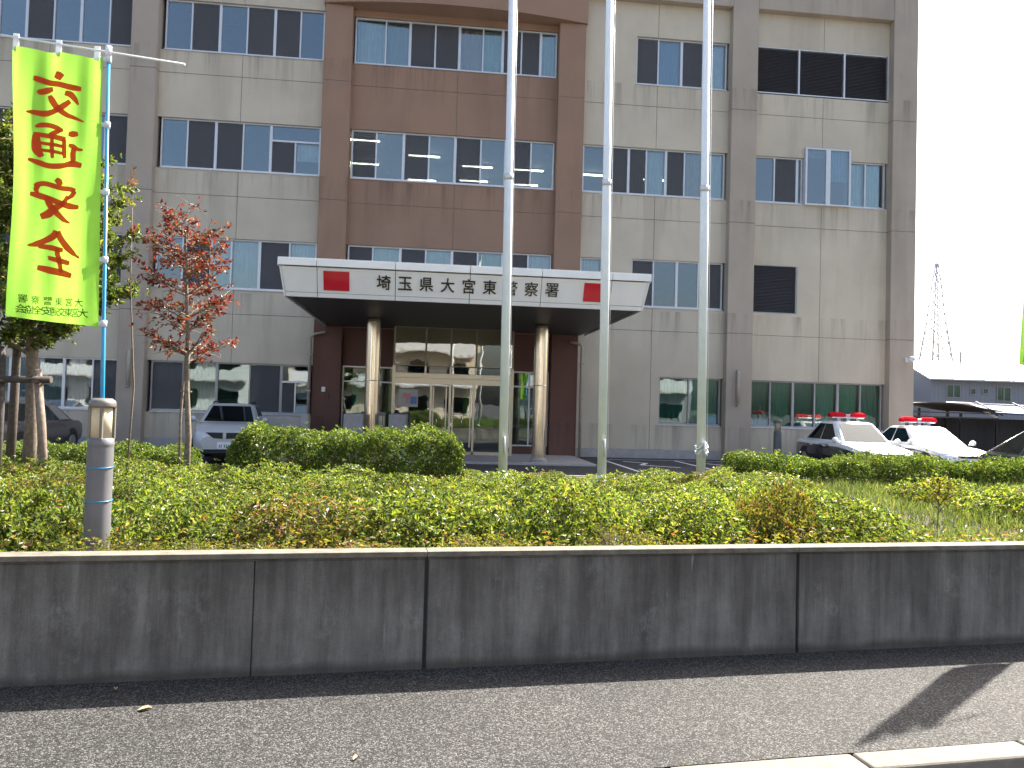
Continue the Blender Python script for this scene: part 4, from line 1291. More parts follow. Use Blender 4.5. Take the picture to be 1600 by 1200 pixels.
# massed azaleas, in loose rows parallel to the wall
d = 1.16
row = 0
while d < 6.4:
    s_ = -8.2 + (0.38 if row % 2 else 0)
    while s_ < 9.6:
        ss, dd = s_ + rs.uniform(-0.16, 0.16), d + rs.uniform(-0.14, 0.14)
        p = swp(ss, dd, 0.50)
        w = rs.uniform(0.8, 1.32)
        right_grass = p.x > 4.35 + 0.10 * (p.y - 6) and p.y > 6.6
        gap = (math.hypot(p.x + 2.19, p.y - 5.36) < 0.44) or (math.hypot(p.x - 5.66, p.y - 6.22) < 0.5)
        if right_grass and rs.random() < 0.86:
            gap = True
        if p.x / max(p.y, 1) < -0.62 or p.x / p.y > 1.0:
            gap = True
        if not gap:
            h = rs.uniform(0.72, 1.06) + 0.30 * (w - 1.0)
            if d > 2.3: h *= 0.93
            if d < 1.3: h = rs.uniform(1.08, 1.36)
            elif d < 2.2: h *= 1.12
            if d > 4.5: h *= 0.95
            if p.x < -2.2: h *= 1.06
            if -0.2 < p.x < 3.6 and p.y > 9.5: h *= 0.78
            dry = rs.random() < (0.36 if d < 1.3 else 0.10)
            lab = 'low azalea shrub with russet autumn leaves in the massed bed' if dry else 'low yellow green azalea shrub in the massed bed behind the concrete wall'
            plant('azalea_shrub', rs.choice(SHD if dry else SHR), tuple(p), (w, w, h), rs.uniform(0, 6.28), lab,
                  'russet azaleas in the bed' if dry else 'massed azaleas behind the concrete wall', 'shrub')
        s_ += 0.86 * w
    d += 0.86 if row < 3 else 0.74
    row += 1
# bright tufts leaning on the coping
for s_, sc in ((-4.2, .5), (-2.9, .45), (-2.02, .62), (-1.75, .5), (-1.5, .56), (-1.2, .45), (-0.95, .4), (-0.35, .5), (0.42, .6), (0.62, .38), (1.02, .36), (1.5, .66), (1.95, .34), (2.5, .36), (2.85, .3), (3.45, .42), (3.9, .34), (-3.3, .34), (4.35, .44), (4.8, .34), (5.2, .4)):
    p = swp(s_, 0.34, 0.60)
    plant('leafy_tuft', rs.choice(TUF), tuple(p), (sc * 1.15, sc * 0.85, sc * rs.uniform(0.75, 1.1)), rs.uniform(0, 0.5), 'small bright yellow green tuft growing over the back edge of the wall coping', 'leafy tufts along the coping', 'plant')

def block_hedge(name, ctr, half, rz, nros, label, seed, mat='hedge', L=0.036, Wd=0.016):
    """clipped hedge: rosettes on and just under a rounded box"""
    hx, hy, hz = half
    n = nros
    area = np.array([4 * hx * hy, 4 * hx * hz, 4 * hx * hz, 4 * hy * hz, 4 * hy * hz])
    fc = rng.choice(5, n, p=area / area.sum())
    u, w = rng.uniform(-1, 1, n), rng.uniform(-1, 1, n)
    P = np.zeros((n, 3))
    P[fc == 0] = np.stack([u, w, np.ones(n)], 1)[fc == 0]
    P[fc == 1] = np.stack([u, -np.ones(n), w], 1)[fc == 1]
    P[fc == 2] = np.stack([u, np.ones(n), w], 1)[fc == 2]
    P[fc == 3] = np.stack([-np.ones(n), u, w], 1)[fc == 3]
    P[fc == 4] = np.stack([np.ones(n), u, w], 1)[fc == 4]
    q = np.array([hx, hy, hz])
    W_ = P * q
    rad = min(hy, hz) * 0.85
    inner = np.clip(W_, -(q - rad), q - rad)
    dv = nz(W_ - inner + 1e-6)
    W_ = inner + dv * rad
    dep = rng.choice([0, 0, 0.02, 0.05, 0.1, 0.16], n) + rng.normal(size=n) * 0.018
    lump = 0.045 * np.sin(W_[:, 0] * 5.1 + seed) * np.sin(W_[:, 1] * 4.3) + 0.05 * np.sin(W_[:, 0] * 2.3 + 1.7 * seed) + 0.03 * np.sin(W_[:, 0] * 11 + W_[:, 2] * 7)
    W_ = W_ + dv * (lump - dep)[:, None]
    sp = rng.random(n) < 0.04
    W_[sp] += np.array([0, 0, 1]) * rng.uniform(0.03, 0.10, (sp.sum(), 1))
    c, s = math.cos(rz), math.sin(rz)
    W2 = np.stack([W_[:, 0] * c - W_[:, 1] * s, W_[:, 0] * s + W_[:, 1] * c, W_[:, 2]], 1)
    d2 = np.stack([dv[:, 0] * c - dv[:, 1] * s, dv[:, 0] * s + dv[:, 1] * c, dv[:, 2]], 1)
    V, F = rosettes(W2, nz(d2 + np.array([0, 0, 0.4])), 5, L * 1.2, Wd * 1.2)
    e = empty(name, (ctr[0], ctr[1], 0.6), label, 'hedge')
    V = V + np.array([0, 0, ctr[2] - 0.6])
    a = bpy.data.objects.new('leaves', np_mesh('hedge_leaves', V, F, M[mat])); COL.objects.link(a); a.parent = e
    prs = []
    r = np.random.default_rng(seed)
    for _ in range(60):
        x = r.uniform(-hx * .9, hx * .9); y = r.uniform(-hy * .5, hy * .5)
        a0 = np.array([x * c - y * s, x * s + y * c, 0.0])
        prs.append((a0, a0 + np.array([r.normal() * .12, r.normal() * .12, (ctr[2] - 0.6) + hz * 0.6])))
    V, F = twig_arrays(prs, 0.009)
    b = bpy.data.objects.new('stems', np_mesh('hedge_stems', V, F, M['twig'])); COL.objects.link(b); b.parent = e
    return e
block_hedge('hedge', (-1.12, 11.0, 0.91), (1.52, 0.55, 0.36), 0.05, 10500, 'bushy dark green hedge mound in front of the entrance beside the white wagon', 3)
block_hedge('hedge', (7.7, 11.7, 0.76), (2.95, 0.42, 0.25), 0.02, 13500, 'long clipped green hedge in front of the police cars', 5)
block_hedge('hedge', (-4.9, 11.9, 0.72), (1.5, 0.4, 0.20), 0.0, 5000, 'low green hedge behind the red leaved tree', 8)
# loose sprawl where the right hedge starts
for x, y, sc in ((4.45, 11.3, 0.8), (4.75, 10.6, 0.7), (4.2, 10.7, 0.6), (5.2, 10.4, 0.6), (3.6, 11.5, 0.5), (1.75, 11.0, 0.55), (0.62, 11.3, 0.5), (0.3, 11.6, 0.7), (2.0, 10.6, 0.5), (3.2, 10.9, 0.45)):
    plant('azalea_shrub', rs.choice(SHR), (x, y, 0.58), (sc, sc, sc * 0.8), rs.uniform(0, 6), 'small loose azalea at the back of the bed near the flagpoles', 'small loose azaleas near the flagpoles', 'shrub')

# grass at the right of the bed
n = 26000
gx = rng.uniform(3.4, 11.5, n); gy = rng.uniform(6.0, 11.6, n)
keep = (gx > 4.0 + 0.05 * (gy - 6)) | (rng.random(n) < 0.25)
gx, gy = gx[keep], gy[keep]; n = len(gx)
okw = gy > 5.0 + 0.107 * gx + 0.35
gx, gy = gx[okw], gy[okw]; n = len(gx)
P = np.stack([gx, gy, np.full(n, 0.58)], 1)
hgt = 0.09 + 0.09 * (0.5 + 0.5 * np.sin(gx * 2.3) * np.sin(gy * 1.9)) + rng.uniform(0, 0.08, n)
D = nz(np.stack([rng.normal(size=n) * 0.45, rng.normal(size=n) * 0.45, np.ones(n)], 1))
V, F = leaf_arrays(P, D, hgt * 0.85, 0.010, 0.1)
go = bpy.data.objects.new('grass', np_mesh('grass', V, F, M['grass'])); COL.objects.link(go)
tag(go, 'pale grey green meadow grass at the right end of the bed', None, None, 'stuff')
# herbs and fallen leaves between the shrubs
n = 9000
ss, dd = rng.uniform(-8.5, 10, n), np.where(rng.random(n) < 0.6, rng.uniform(0.16, 0.75, n), rng.uniform(0.22, 6.5, n))
P = np.stack([-0.1064 * dd + 0.9943 * ss, 5.0 + 0.1064 * ss + 0.9943 * dd, np.full(n, 0.615) + rng.uniform(0, .03, n) + np.where(dd < 0.75, rng.random(n) ** 2 * 0.14, 0)], 1)
D = nz(np.stack([rng.normal(size=n), rng.normal(size=n), rng.uniform(-0.1, 0.5, n)], 1))
V, F = leaf_arrays(P, D, rng.uniform(0.03, 0.06, n), 0.02, 0.1)
lo = bpy.data.objects.new('leaf_litter', np_mesh('leaf_litter', V, F, M['azalea_dry'])); COL.objects.link(lo)
tag(lo, 'dry leaves lying on the soil between the shrubs', None, None, 'stuff')

# sapling at the right
sp_ = empty('sapling', (5.2, 7.4, 0.58), 'slender sapling with yellow green leaves standing above the grass', 'sapling')
prs = [((0, 0, 0), (0.02, 0, 0.36))]
pts = []
for t in range(9):
    a = t * 2.4
    z = 0.16 + 0.028 * t
    e_ = np.array([0.12 * math.cos(a), 0.12 * math.sin(a), z + 0.12])
    prs.append(((0.01, 0, z), tuple(e_))); pts += [e_, e_ * [0.7, 0.7, 1] - [0, 0, .03]]
V, F = twig_arrays(prs, 0.007)
o_ = bpy.data.objects.new('stem', np_mesh('stem', V, F, M['twig'])); COL.objects.link(o_); o_.parent = sp_
pts = np.repeat(np.array(pts), 4, 0) + rng.normal(size=(len(pts) * 4, 3)) * 0.025
V, F = rosettes(pts, np.tile([0, 0, 1.0], (len(pts), 1)), 6, 0.05, 0.022)
o_ = bpy.data.objects.new('leaves', np_mesh('leaves', V, F, M['tuft'])); COL.objects.link(o_); o_.parent = sp_

# ---- trees
def grow(base, spec, seed):
    """returns branch polylines [(pts, r0, r1)] and twig end points"""
    return None

def tree(name, base, label, trunk, limbs, leafmat, bark, leaf, nleaf, seed, sub=5, tw=0.32, cat='tree', up=0.5):
    """trunk: list of (dx,dy,z,r); limbs: list of (height, azimuth deg, length, rise)"""
    e = empty(name, base, label, cat)
    B = Vector(base)
    mb = MB()
    tp = [B + Vector((a, b, c)) for a, b, c, r in trunk]
    mb.tube(tp, [t[3] for t in trunk], 10)
    r = random.Random(seed)
    ends = []
    def at_h(h):
        for (a, b) in zip(trunk[:-1], trunk[1:]):
            if a[2] <= h <= b[2]:
                t = (h - a[2]) / (b[2] - a[2])
                return B + Vector((a[0] + (b[0] - a[0]) * t, a[1] + (b[1] - a[1]) * t, h)), a[3] + (b[3] - a[3]) * t
        a = trunk[-1]
        return B + Vector((a[0], a[1], a[2])), a[3]
    for h, az, ln, rise in limbs:
        p, r0 = at_h(h)
        az = R(az)
        d = Vector((math.cos(az), math.sin(az), rise)).normalized()
        pts = [p]
        for k in range(1, 6):
            d = (d + Vector((r.uniform(-.13, .13), r.uniform(-.13, .13), r.uniform(-.05, .12)))).normalized()
            pts.append(pts[-1] + d * ln / 5)
        mb.tube(pts, [max(r0 * 0.5, 0.006) * (1 - 0.15 * k) for k in range(6)], 6, cap=False)
        for k in range(2, 6):
            for _ in range(sub):
                q = pts[k - 1].lerp(pts[k], r.random())
                a2 = az + r.uniform(-1.5, 1.5)
                dd_ = Vector((math.cos(a2), math.sin(a2), r.uniform(-0.25, up + 0.3))).normalized()
                e2 = q + dd_ * tw * r.uniform(0.4, 1.1)
                m_ = q.lerp(e2, 0.5) + Vector((0, 0, 0.02))
                mb.tube([q, m_, e2], [0.006, 0.004, 0.002], 4, cap=False)
                ends.append((q, e2))
    mb.build('trunk', M[bark], e)
    P, Nn = [], []
    nE = len(ends)
    for i in range(nleaf):
        q, e2 = ends[r.randrange(nE)]
        t = r.uniform(0.25, 1.05)
        p = q.lerp(e2, t)
        P.append(tuple(p - B)); d = (e2 - q).normalized()
        Nn.append((d.x, d.y, d.z + 0.3))
    P = np.array(P) + rng.normal(size=(nleaf, 3)) * 0.02
    V, F = rosettes(P, nz(np.array(Nn)), leaf[2], leaf[0], leaf[1], 1.0)
    a = bpy.data.objects.new('crown', np_mesh('crown', V, F, M[leafmat])); COL.objects.link(a); a.parent = e
    return e
rt = random.Random(11)
limbs = []
for h, nl, ln in ((1.62, 7, 0.66), (1.95, 4, 0.46), (2.15, 7, 0.70), (2.45, 7, 0.66), (2.7, 6, 0.62), (2.92, 6, 0.58), (3.1, 5, 0.36)):
    a0 = rt.uniform(0, 360)
    for k in range(nl):
        limbs.append((h + rt.uniform(-.07, .07), a0 + 360 * k / nl + rt.uniform(-18, 18), ln * rt.uniform(0.6, 0.98), rt.uniform(0.15, 0.55)))
limbs.append((3.3, 90, 0.35, 2.5)); limbs.append((3.2, 200, 0.3, 1.6))
red = tree('red_leaf_tree', (-3.09, 10.25, 0.6), 'slender young tree with sparse dark red autumn leaves', [(0, 0, -0.1, 0.042), (0.015, 0, 0.6, 0.036), (-0.03, 0, 1.2, 0.032), (-0.05, 0.02, 1.9, 0.026), (-0.09, 0, 2.6, 0.017), (-0.12, 0, 3.2, 0.008), (-0.13, 0, 3.45, 0.004)],
           limbs, 'red_leaf', 'bark', (0.062, 0.032, 3), 980, 21, sub=3, tw=0.28)
ws_ = empty('support_stake', (-3.2, 10.3, 0.6), 'thin pale stake tied upright beside the red leaved tree', 'stake')
MB().tube([(-3.19, 10.32, 0.5), (-3.20, 10.30, 1.4), (-3.16, 10.3, 2.35)], [0.017, 0.016, 0.014], 8).build('stake_rod', M['stake'], ws_)
MB().tube([(-3.14 + 0.07 * math.cos(t), 10.29 + 0.05 * math.sin(t), 1.75 + .003 * t) for t in np.linspace(0, 12, 30)], 0.006, 5).build('tie', M['twig'], ws_)

limbs = []
rt = random.Random(5)
for h, nl, ln, ri in ((1.5, 3, 1.0, 0.7), (1.75, 6, 1.35, 0.5), (2.1, 8, 1.45, 0.5), (2.6, 9, 1.35, 0.5), (3.0, 9, 1.2, 0.6), (3.5, 8, 1.0, 0.7), (3.9, 7, 0.7, 0.8)):
    a0 = rt.uniform(0, 360)
    for k in range(nl):
        limbs.append((h + rt.uniform(-.12, .12), a0 + 360 * k / nl + rt.uniform(-15, 15), ln * rt.uniform(0.7, 1.12), ri * rt.uniform(0.5, 1.3)))
ev = tree('evergreen_tree', (-5.08, 10.4, 0.6), 'bushy evergreen tree with small green leaves behind the fluorescent banner',
          [(0, 0, -0.1, 0.085), (0.03, 0, 0.7, 0.075), (0.0, 0, 1.4, 0.07), (-0.03, 0.03, 2.2, 0.055), (-0.06, 0, 3.2, 0.035), (-0.1, 0, 4.1, 0.012)], limbs, 'tree_leaf', 'bark', (0.06, 0.029, 5), 13500, 31, sub=6, tw=0.40)
ev2 = tree('slim_tree', (-5.55, 10.9, 0.6), 'dark stemmed slim tree standing behind the evergreen tree', [(0, 0, -0.1, 0.06), (0.02, 0, 1.0, 0.055), (0.03, 0, 2.2, 0.045), (0, 0, 3.2, 0.03), (0.5, 0.1, 4.2, 0.008)],
           [(2.6, a, 0.9, 0.8) for a in (0, 70, 150, 230, 300)] + [(3.2, a, 0.6, 1.0) for a in (20, 120, 240)], 'tree_leaf', 'bark_dark', (0.055, 0.026, 5), 1500, 33, sub=4)
# orange shoot showing at the top of the evergreen
os_ = empty('orange_shoot', (-3.95, 10.6, 0.6), 'thin bare shoot with a few orange leaves at its tip above the red tree', 'plant')
MB().tube([(-3.95, 10.6, 0.5), (-3.9, 10.6, 1.8), (-4.0, 10.6, 3.2), (-4.02, 10.6, 4.5)], [0.014, 0.011, 0.007, 0.003], 6).build('stem', M['bark'], os_)
pts = np.array([[-0.07, 0, 3.95]] * 14) + rng.normal(size=(14, 3)) * [0.03, 0.03, 0.09]
V, F = rosettes(pts, np.tile([0, 0, 1.0], (14, 1)), 3, 0.06, 0.03)
o_ = bpy.data.objects.new('leaves', np_mesh('leaves', V, F, M['orange_leaf'])); COL.objects.link(o_); o_.parent = os_
# timber frame bracing the evergreen
tf_ = empty('tree_brace', (-5.1, 10.1, 0.6), 'weathered timber brace of upright posts and a cross bar supporting the evergreen tree', 'tree support')
MB().tube([(-5.22, 9.95, 0.4), (-5.22, 9.97, 1.5), (-5.25, 10.0, 2.25)], [0.055, 0.053, 0.05], 12).build('post', M['stake_dark'], tf_)
MB().tube([(-4.62, 9.9, 0.4), (-4.72, 9.95, 1.3), (-4.82, 10.0, 1.98)], [0.05, 0.05, 0.046], 12).build('post', M['stake'], tf_)
MB().tube([(-6.1, 9.98, 1.83), (-4.62, 9.93, 1.86)], 0.042, 12).build('cross_bar', M['stake_dark'], tf_)
for x in (-5.22, -4.79):
    MB().tube([(x + 0.07 * math.cos(t), 9.97 + 0.085 * math.sin(t), 1.83 + .01 * math.sin(2.3 * t)) for t in np.linspace(0, 19, 50)], 0.009, 5).build('rope_tie', M['twig'], tf_)

# ---------------------------------------------------------------- vehicles
def car(loc, heading, label, paint, L=4.6, Wd=1.72, H=1.45, kind='sedan', lower=None, glass='car_glass', police=False, plate=False):
    """x forward, y left, built at the origin and turned by the empty"""
    e = empty('police_car' if police else 'parked_car', loc, label, 'police car' if police else 'car', 'cars parked in front of the police station', heading)
    hw = Wd / 2
    wag = kind == 'wagon'
    # body stations: x, bottom, shoulder height, half width
    hood, belt = (1.02, 1.07) if wag else (0.84, 0.92)
    hz = 0.14 if wag else 0.0
    xs_ = [(-L / 2, .42, .72, hw * .80), (-L / 2 + .06, .30, belt - .05, hw * .90), (-L / 2 + .35, .24, belt + .01, hw * .97), (-L * .25, .22, belt, hw), (0, .21, belt - .01, hw),
           (L * .18, .21, belt - .02, hw), (L * .30, .22, hood + .01, hw * .985), (L / 2 - .38, .24, hood - .08, hw * .95), (L / 2 - .12, .28, hood - (.13 if wag else .17), hw * .86), (L / 2 - .02, .34, hood - (.19 if wag else .27), hw * .74), (L / 2, .40, .70 if wag else .52, hw * .66)]
    vv, ff, mi = [], [], []
    K = 13
    for x, zb, zs, w in xs_:
        prof = [(-w * .86, zb), (-w * .97, zb + .10), (-w, zb + (zs - zb) * .45), (-w * .985, zs - .13), (-w * .93, zs - .025), (-w * .55, zs + .02)]
        ring = prof + [(0, zs + .03)] + [(-a, b) for a, b in reversed(prof)]
        vv += [(x, a, b) for a, b in ring]
    for i in range(len(xs_) - 1):
        for k in range(K - 1):
            a = i * K + k
            ff.append((a, a + 1, a + K + 1, a + K))
            mi.append(1 if (lower and (k <= 2 or k >= K - 4)) else 0)
        a = i * K
        ff.append((a + K - 1, a, a + K, a + 2 * K - 1)); mi.append(2)
    ff.append(tuple(range(K))); mi.append(1 if lower else 0)
    ff.append(tuple((len(xs_) - 1) * K + k for k in reversed(range(K)))); mi.append(1 if lower else 0)
    mb = MB(); mb.v = vv; mb.f = ff; mb.m = mi; mb.sm = [True] * len(ff)
    body = mb.build('body', [M[paint], M[lower or paint], M['car_inside']], e, local=True, sharp=R(38))
    # cabin
    if wag:
        bx0, bx1, tx0, tx1 = -L / 2 + .12, L * .25, -L / 2 + .42, L * .05
    elif kind == 'fastback':
        bx0, bx1, tx0, tx1 = -L / 2 + .25, L * .24, -L * .16, L * .03
    else:
        bx0, bx1, tx0, tx1 = -L * .36, L * .21, -L * .20, L * .045
    zb, zt = belt - .03, H
    wb, wt = hw * .93, hw * .70
    def ringc(t):
        # t 0 belt, 1 roof
        x0, x1 = bx0 + (tx0 - bx0) * t, bx1 + (tx1 - bx1) * t
        w = wb + (wt - wb) * t
        z = zb + (zt - .05 - zb) * t
        return x0, x1, w, z
    cv, cf = [], []
    for t in (0, .5, 1):
        x0, x1, w, z = ringc(t)
        cv += [(x0, -w * .93, z), (x0 + .10, -w, z), (x1 - .16, -w, z), (x1 - .02, -w * .9, z), (x1 - .02, 0, z), (x1 - .02, w * .9, z), (x1 - .16, w, z), (x0 + .10, w, z), (x0, w * .93, z), (x0, 0, z)]
    for i in range(2):
        for k in range(10):
            a = i * 10 + k
            b = i * 10 + (k + 1) % 10
            cf.append((a, b, b + 10, a + 10))
    x0, x1, w, z = ringc(1)
    top = [(x0 + .12, -w * .84, zt), (x0 + .2, -w * .88, zt + .0), (x1 - .32, -w * .88, zt), (x1 - .16, -w * .8, zt - .005), (x1 - .14, 0, zt + .012), (x1 - .16, w * .8, zt - .005), (x1 - .32, w * .88, zt), (x0 + .2, w * .88, zt), (x0 + .12, w * .84, zt), (x0 + .1, 0, zt + .012)]
    b0 = len(cv); cv += top
    for k in range(10):
        cf.append((20 + k, 20 + (k + 1) % 10, b0 + (k + 1) % 10, b0 + k))
    cf.append(tuple(b0 + k for k in range(10)))
    cab = MB().add(cv, cf, 0, True).build('cabin', M[paint], e, local=True, sharp=R(40))
    def lerp(a, b, t): return tuple(a[i] + (b[i] - a[i]) * t for i in range(3))
    def glass_quad(nm, A, B, C, D, off, u0, u1, v0, v1, mat_):
        # A,B bottom; D,C top
        q = []
        for u, v_ in ((u0, v0), (u1, v0), (u1, v1), (u0, v1)):
            q.append(Vector(lerp(lerp(A, B, u), lerp(D, C, u), v_)))
        nn = (q[1] - q[0]).cross(q[3] - q[0]).normalized()
        if nn.dot(Vector(off)) < 0: nn = -nn
        front = [p + nn * 0.008 for p in q]; back = [p - nn * 0.01 for p in q]
        inn = [p + nn * 0.003 for p in q]
        MB().hexa([*inn, *front]).build(nm, M[mat_], cab, local=True)
        return [p + nn * 0.0025 for p in q], nn
    X0, X1, Wb_, Z0 = ringc(0); X2, X3, Wt_, Z1 = ringc(1)
    ivs = []
    for sy in (-1, 1):
        A, B, C, D = (X0 + .10, sy * Wb_, Z0), (X1 - .16, sy * Wb_, Z0), (X3 - .16, sy * Wt_, Z1), (X2 + .10, sy * Wt_, Z1)
        for u0, u1 in (((.04, .30), (.33, .61), (.64, .96)) if wag else ((.05, .46), (.49, .95))):
            ivs.append(glass_quad('side_window', A, B, C, D, (0, sy, 0.2), u0, u1, .12, .95, glass)[0])
    ivs.append(glass_quad('windshield', (X1 - .02, -Wb_ * .9, Z0), (X1 - .02, Wb_ * .9, Z0), (X3 - .02, Wt_ * .9, Z1), (X3 - .02, -Wt_ * .9, Z1), (1, 0, .5), .04, .96, .08, .97, glass)[0])
    ivs.append(glass_quad('rear_window', (X0, -Wb_ * .9, Z0), (X0, Wb_ * .9, Z0), (X2, Wt_ * .9, Z1), (X2, -Wt_ * .9, Z1), (-1, 0, .5), .06, .94, .12, .95, glass)[0])
    im = MB()
    for q in ivs:
        im.add(q, [(0, 1, 2, 3)])
    im.build('window_lining', M['green_inside' if 'green' in glass else 'car_inside'], cab, local=True)
    # wheels
    wx = L * .305
    for sx in (-1, 1):
        for sy in (-1, 1):
            yy = sy * (hw - .01)
            MB().tube([(sx * wx, yy - sy * .02, .33), (sx * wx, yy + sy * .004, .33)], .375, 20).build('wheel_arch', M['car_inside'], e, local=True)
            wv = MB().tube([(sx * wx, yy - sy * .2, .31), (sx * wx, yy - sy * .01, .31), (sx * wx, yy + sy * .012, .31)], [.31, .31, .285], 22).build('wheel', M['rubber'], e, local=True)
            MB().tube([(sx * wx, yy, .31), (sx * wx, yy + sy * .018, .31)], [.205, .195], 16).build('rim', M['rim'], wv, local=True)
    fx_ = L / 2
    for sy in (-1, 1):
        MB().hexa([(fx_ - .22, sy * hw * .50, .60), (fx_ - .30, sy * hw * .88, .62), (fx_ - .42, sy * hw * .93, .62), (fx_ - .34, sy * hw * .5, .60),
                   (fx_ - .11 - .12, sy * hw * .48, .72), (fx_ - .36, sy * hw * .86, .76), (fx_ - .48, sy * hw * .9, .76), (fx_ - .36, sy * hw * .48, .72)] if False else
                  [(fx_ - .055, sy * hw * .46, .575 + hz), (fx_ - .16, sy * hw * .80, .59 + hz), (fx_ - .30, sy * hw * .80, .59 + hz), (fx_ - .2, sy * hw * .46, .575 + hz),
                   (fx_ - .10, sy * hw * .44, .69 + hz), (fx_ - .25, sy * hw * .86, .73 + hz), (fx_ - .40, sy * hw * .84, .73 + hz), (fx_ - .25, sy * hw * .44, .69 + hz)]).build('headlight', M['lamp_clear'], e, local=True, bevel=0.015)
        MB().lathe((L * .19, sy * (hw + .085), belt + .02), [(.03, -.04), (.085, -.01), (.09, .05), (.06, .10), (.02, .115)], 12).tube([(L * .20, sy * hw * .93, belt + .01), (L * .19, sy * (hw + .07), belt + .03)], .02, 6).build('mirror', M[paint], e, local=True)
        MB().box(-L / 2 - .004, -L / 2 + .12, min(sy * hw * .55, sy * hw * .86), max(sy * hw * .55, sy * hw * .86), .62, .80).build('tail_light', M['lamp_red'], e, local=True, bevel=0.01)
        for xx in (L * .0, -L * .2):
            MB().box(xx - .08, xx + .08, min(sy * (hw - .01), sy * (hw + .018)), max(sy * (hw - .01), sy * (hw + .018)), belt - .17, belt - .14).build('door_handle', M[paint], e, local=True)
    if wag:
        for sy in (-1, 1):
            MB().hexa([(fx_ + .012, sy * .04, .665), (fx_ + .008, sy * .26, .68), (fx_ - .06, sy * .26, .68), (fx_ - .06, sy * .04, .665),
                       (fx_ - .004, sy * .04, .82), (fx_ - .012, sy * .46, .825), (fx_ - .1, sy * .46, .825), (fx_ - .1, sy * .04, .82)]).build('grille', M['rubber'], e, local=True)
            MB().tube([(-L * .38, sy * wt * .86, H + .03), (-L * .36, sy * wt * .86, H + .055), (L * -.02, sy * wt * .86, H + .05), (L * .0, sy * wt * .86, H + .0)], .017, 8).build('roof_rail', M['rubber'], e, local=True)
        MB().hexa([(fx_ + .002, -.62, .30), (fx_ + .002, .62, .30), (fx_ - .1, .62, .30), (fx_ - .1, -.62, .30), (fx_ + .004, -.6, .36), (fx_ + .004, .6, .36), (fx_ - .1, .6, .36), (fx_ - .1, -.6, .36)]).build('bumper_intake', M['rubber'], e, local=True)
    else:
        MB().box(fx_ - .14, fx_ - .015, -.40, .40, .575, .655).build('grille', M['rubber'], e, local=True, bevel=0.015)
        MB().box(fx_ - .1, fx_ + .006, -.55, .55, .32, .41).build('bumper_intake', M['rubber'], e, local=True, bevel=0.015)
    pt = MB().box(fx_ + .006, fx_ + .022, -.165, .165, .42, .585).build('number_plate', M['plate'], e, local=True)
    if plate:
        pk = MB()
        for y0 in (-.11, -.065, .01, .055, .1):
            pk.box(fx_ + .0225, fx_ + .0245, y0 - .011, y0 + .011, .445, .525)
        pk.build('plate_print', M['plate_ink'], pt, local=True)
    if police:
        zr = H + .0
        for y0 in (-.3, 0, .3):
            MB().box(-.12 + (tx0 + tx1) / 2, .12 + (tx0 + tx1) / 2, y0 - .05, y0 + .05, zr - .01, zr + .13).build('bar_mount', M['chrome'], e, local=True)
        cx = (tx0 + tx1) / 2
        MB().box(cx - .15, cx + .15, -.52, .52, zr + .10, zr + .15).build('beacon_base', M['chrome'], e, local=True, bevel=0.02)
        bb = MB()
        prof = [(-.15, 0), (-.16, .05), (-.11, .12), (0, .145), (.11, .12), (.16, .05), (.15, 0)]
        for y0, y1 in ((-.56, -.07), (.07, .56)):
            a = len(bb.v)
            for yy, k_ in ((y0, .75), (y0 + .08, 1), (y1 - .08, 1), (y1, .85)):
                for px_, pz_ in prof:
                    bb.v.append((cx + px_ * k_, yy, zr + .14 + pz_ * k_))
            for i in range(3):
                for k in range(6):
                    q = a + i * 7 + k
                    bb.f.append((q, q + 1, q + 8, q + 7)); bb.m.append(0); bb.sm.append(True)
            bb.f += [tuple(a + k for k in range(7)), tuple(a + 21 + k for k in reversed(range(7)))]; bb.m += [0, 0]; bb.sm += [False, False]
        bb.build('beacon_lens', M['beacon'], e, local=True)
        MB().box(cx - .12, cx + .12, -.075, .075, zr + .141, zr + .235).build('speaker_box', M['chrome'], e, local=True, bevel=0.02)
        tv, tf, ts = text_verts('埼玉県警', 0, 0.012)
        sc = .62 / ts[0]
        for sy in (-1, 1):
            MB().add([(-.05 + (x * sc) * (1 if sy < 0 else -1), sy * (hw + .006), .76 + y_ * sc) for x, y_, z in tv], tf).build('door_lettering', M['letter'], e, local=True)
        MB().lathe((fx_ - .012, 0, .665), [(.05, 0), (.05, .012)], 12).build('hood_emblem', M['yellow_board'], e, local=True)
    return e
HD = R(-90)
car((-5.45, 22.0, 0), R(-81), 'pearl white wagon with split dark grille facing the red leaved tree', 'car_silver', 4.0, 1.66, 1.54, 'wagon', plate=True)
car((-11.2, 22.2, 0), HD, 'dark grey sedan parked behind the timber tree brace', 'car_grey', 4.6, 1.74, 1.44)
car((-13.9, 22.3, 0), HD, 'white sedan cut off by the left picture edge', 'car_white', 4.6, 1.72, 1.45)
car((12.95, 22.5, 0), R(-93), 'black and white police car with red roof beacons partly in the building shade', 'car_white', 4.6, 1.74, 1.52, lower='car_black', police=True)
car((15.4, 22.6, 0), R(-93), 'sunlit black and white police car beyond the first one, nearer the bicycle shelter', 'car_white', 4.75, 1.76, 1.44, lower='car_black', police=True)
car((13.75, 15.2, 0), R(-97), 'dark car with green tinted glass cut off by the right picture edge', 'car_green', 4.3, 1.74, 1.53, 'fastback', glass='car_glass_green')

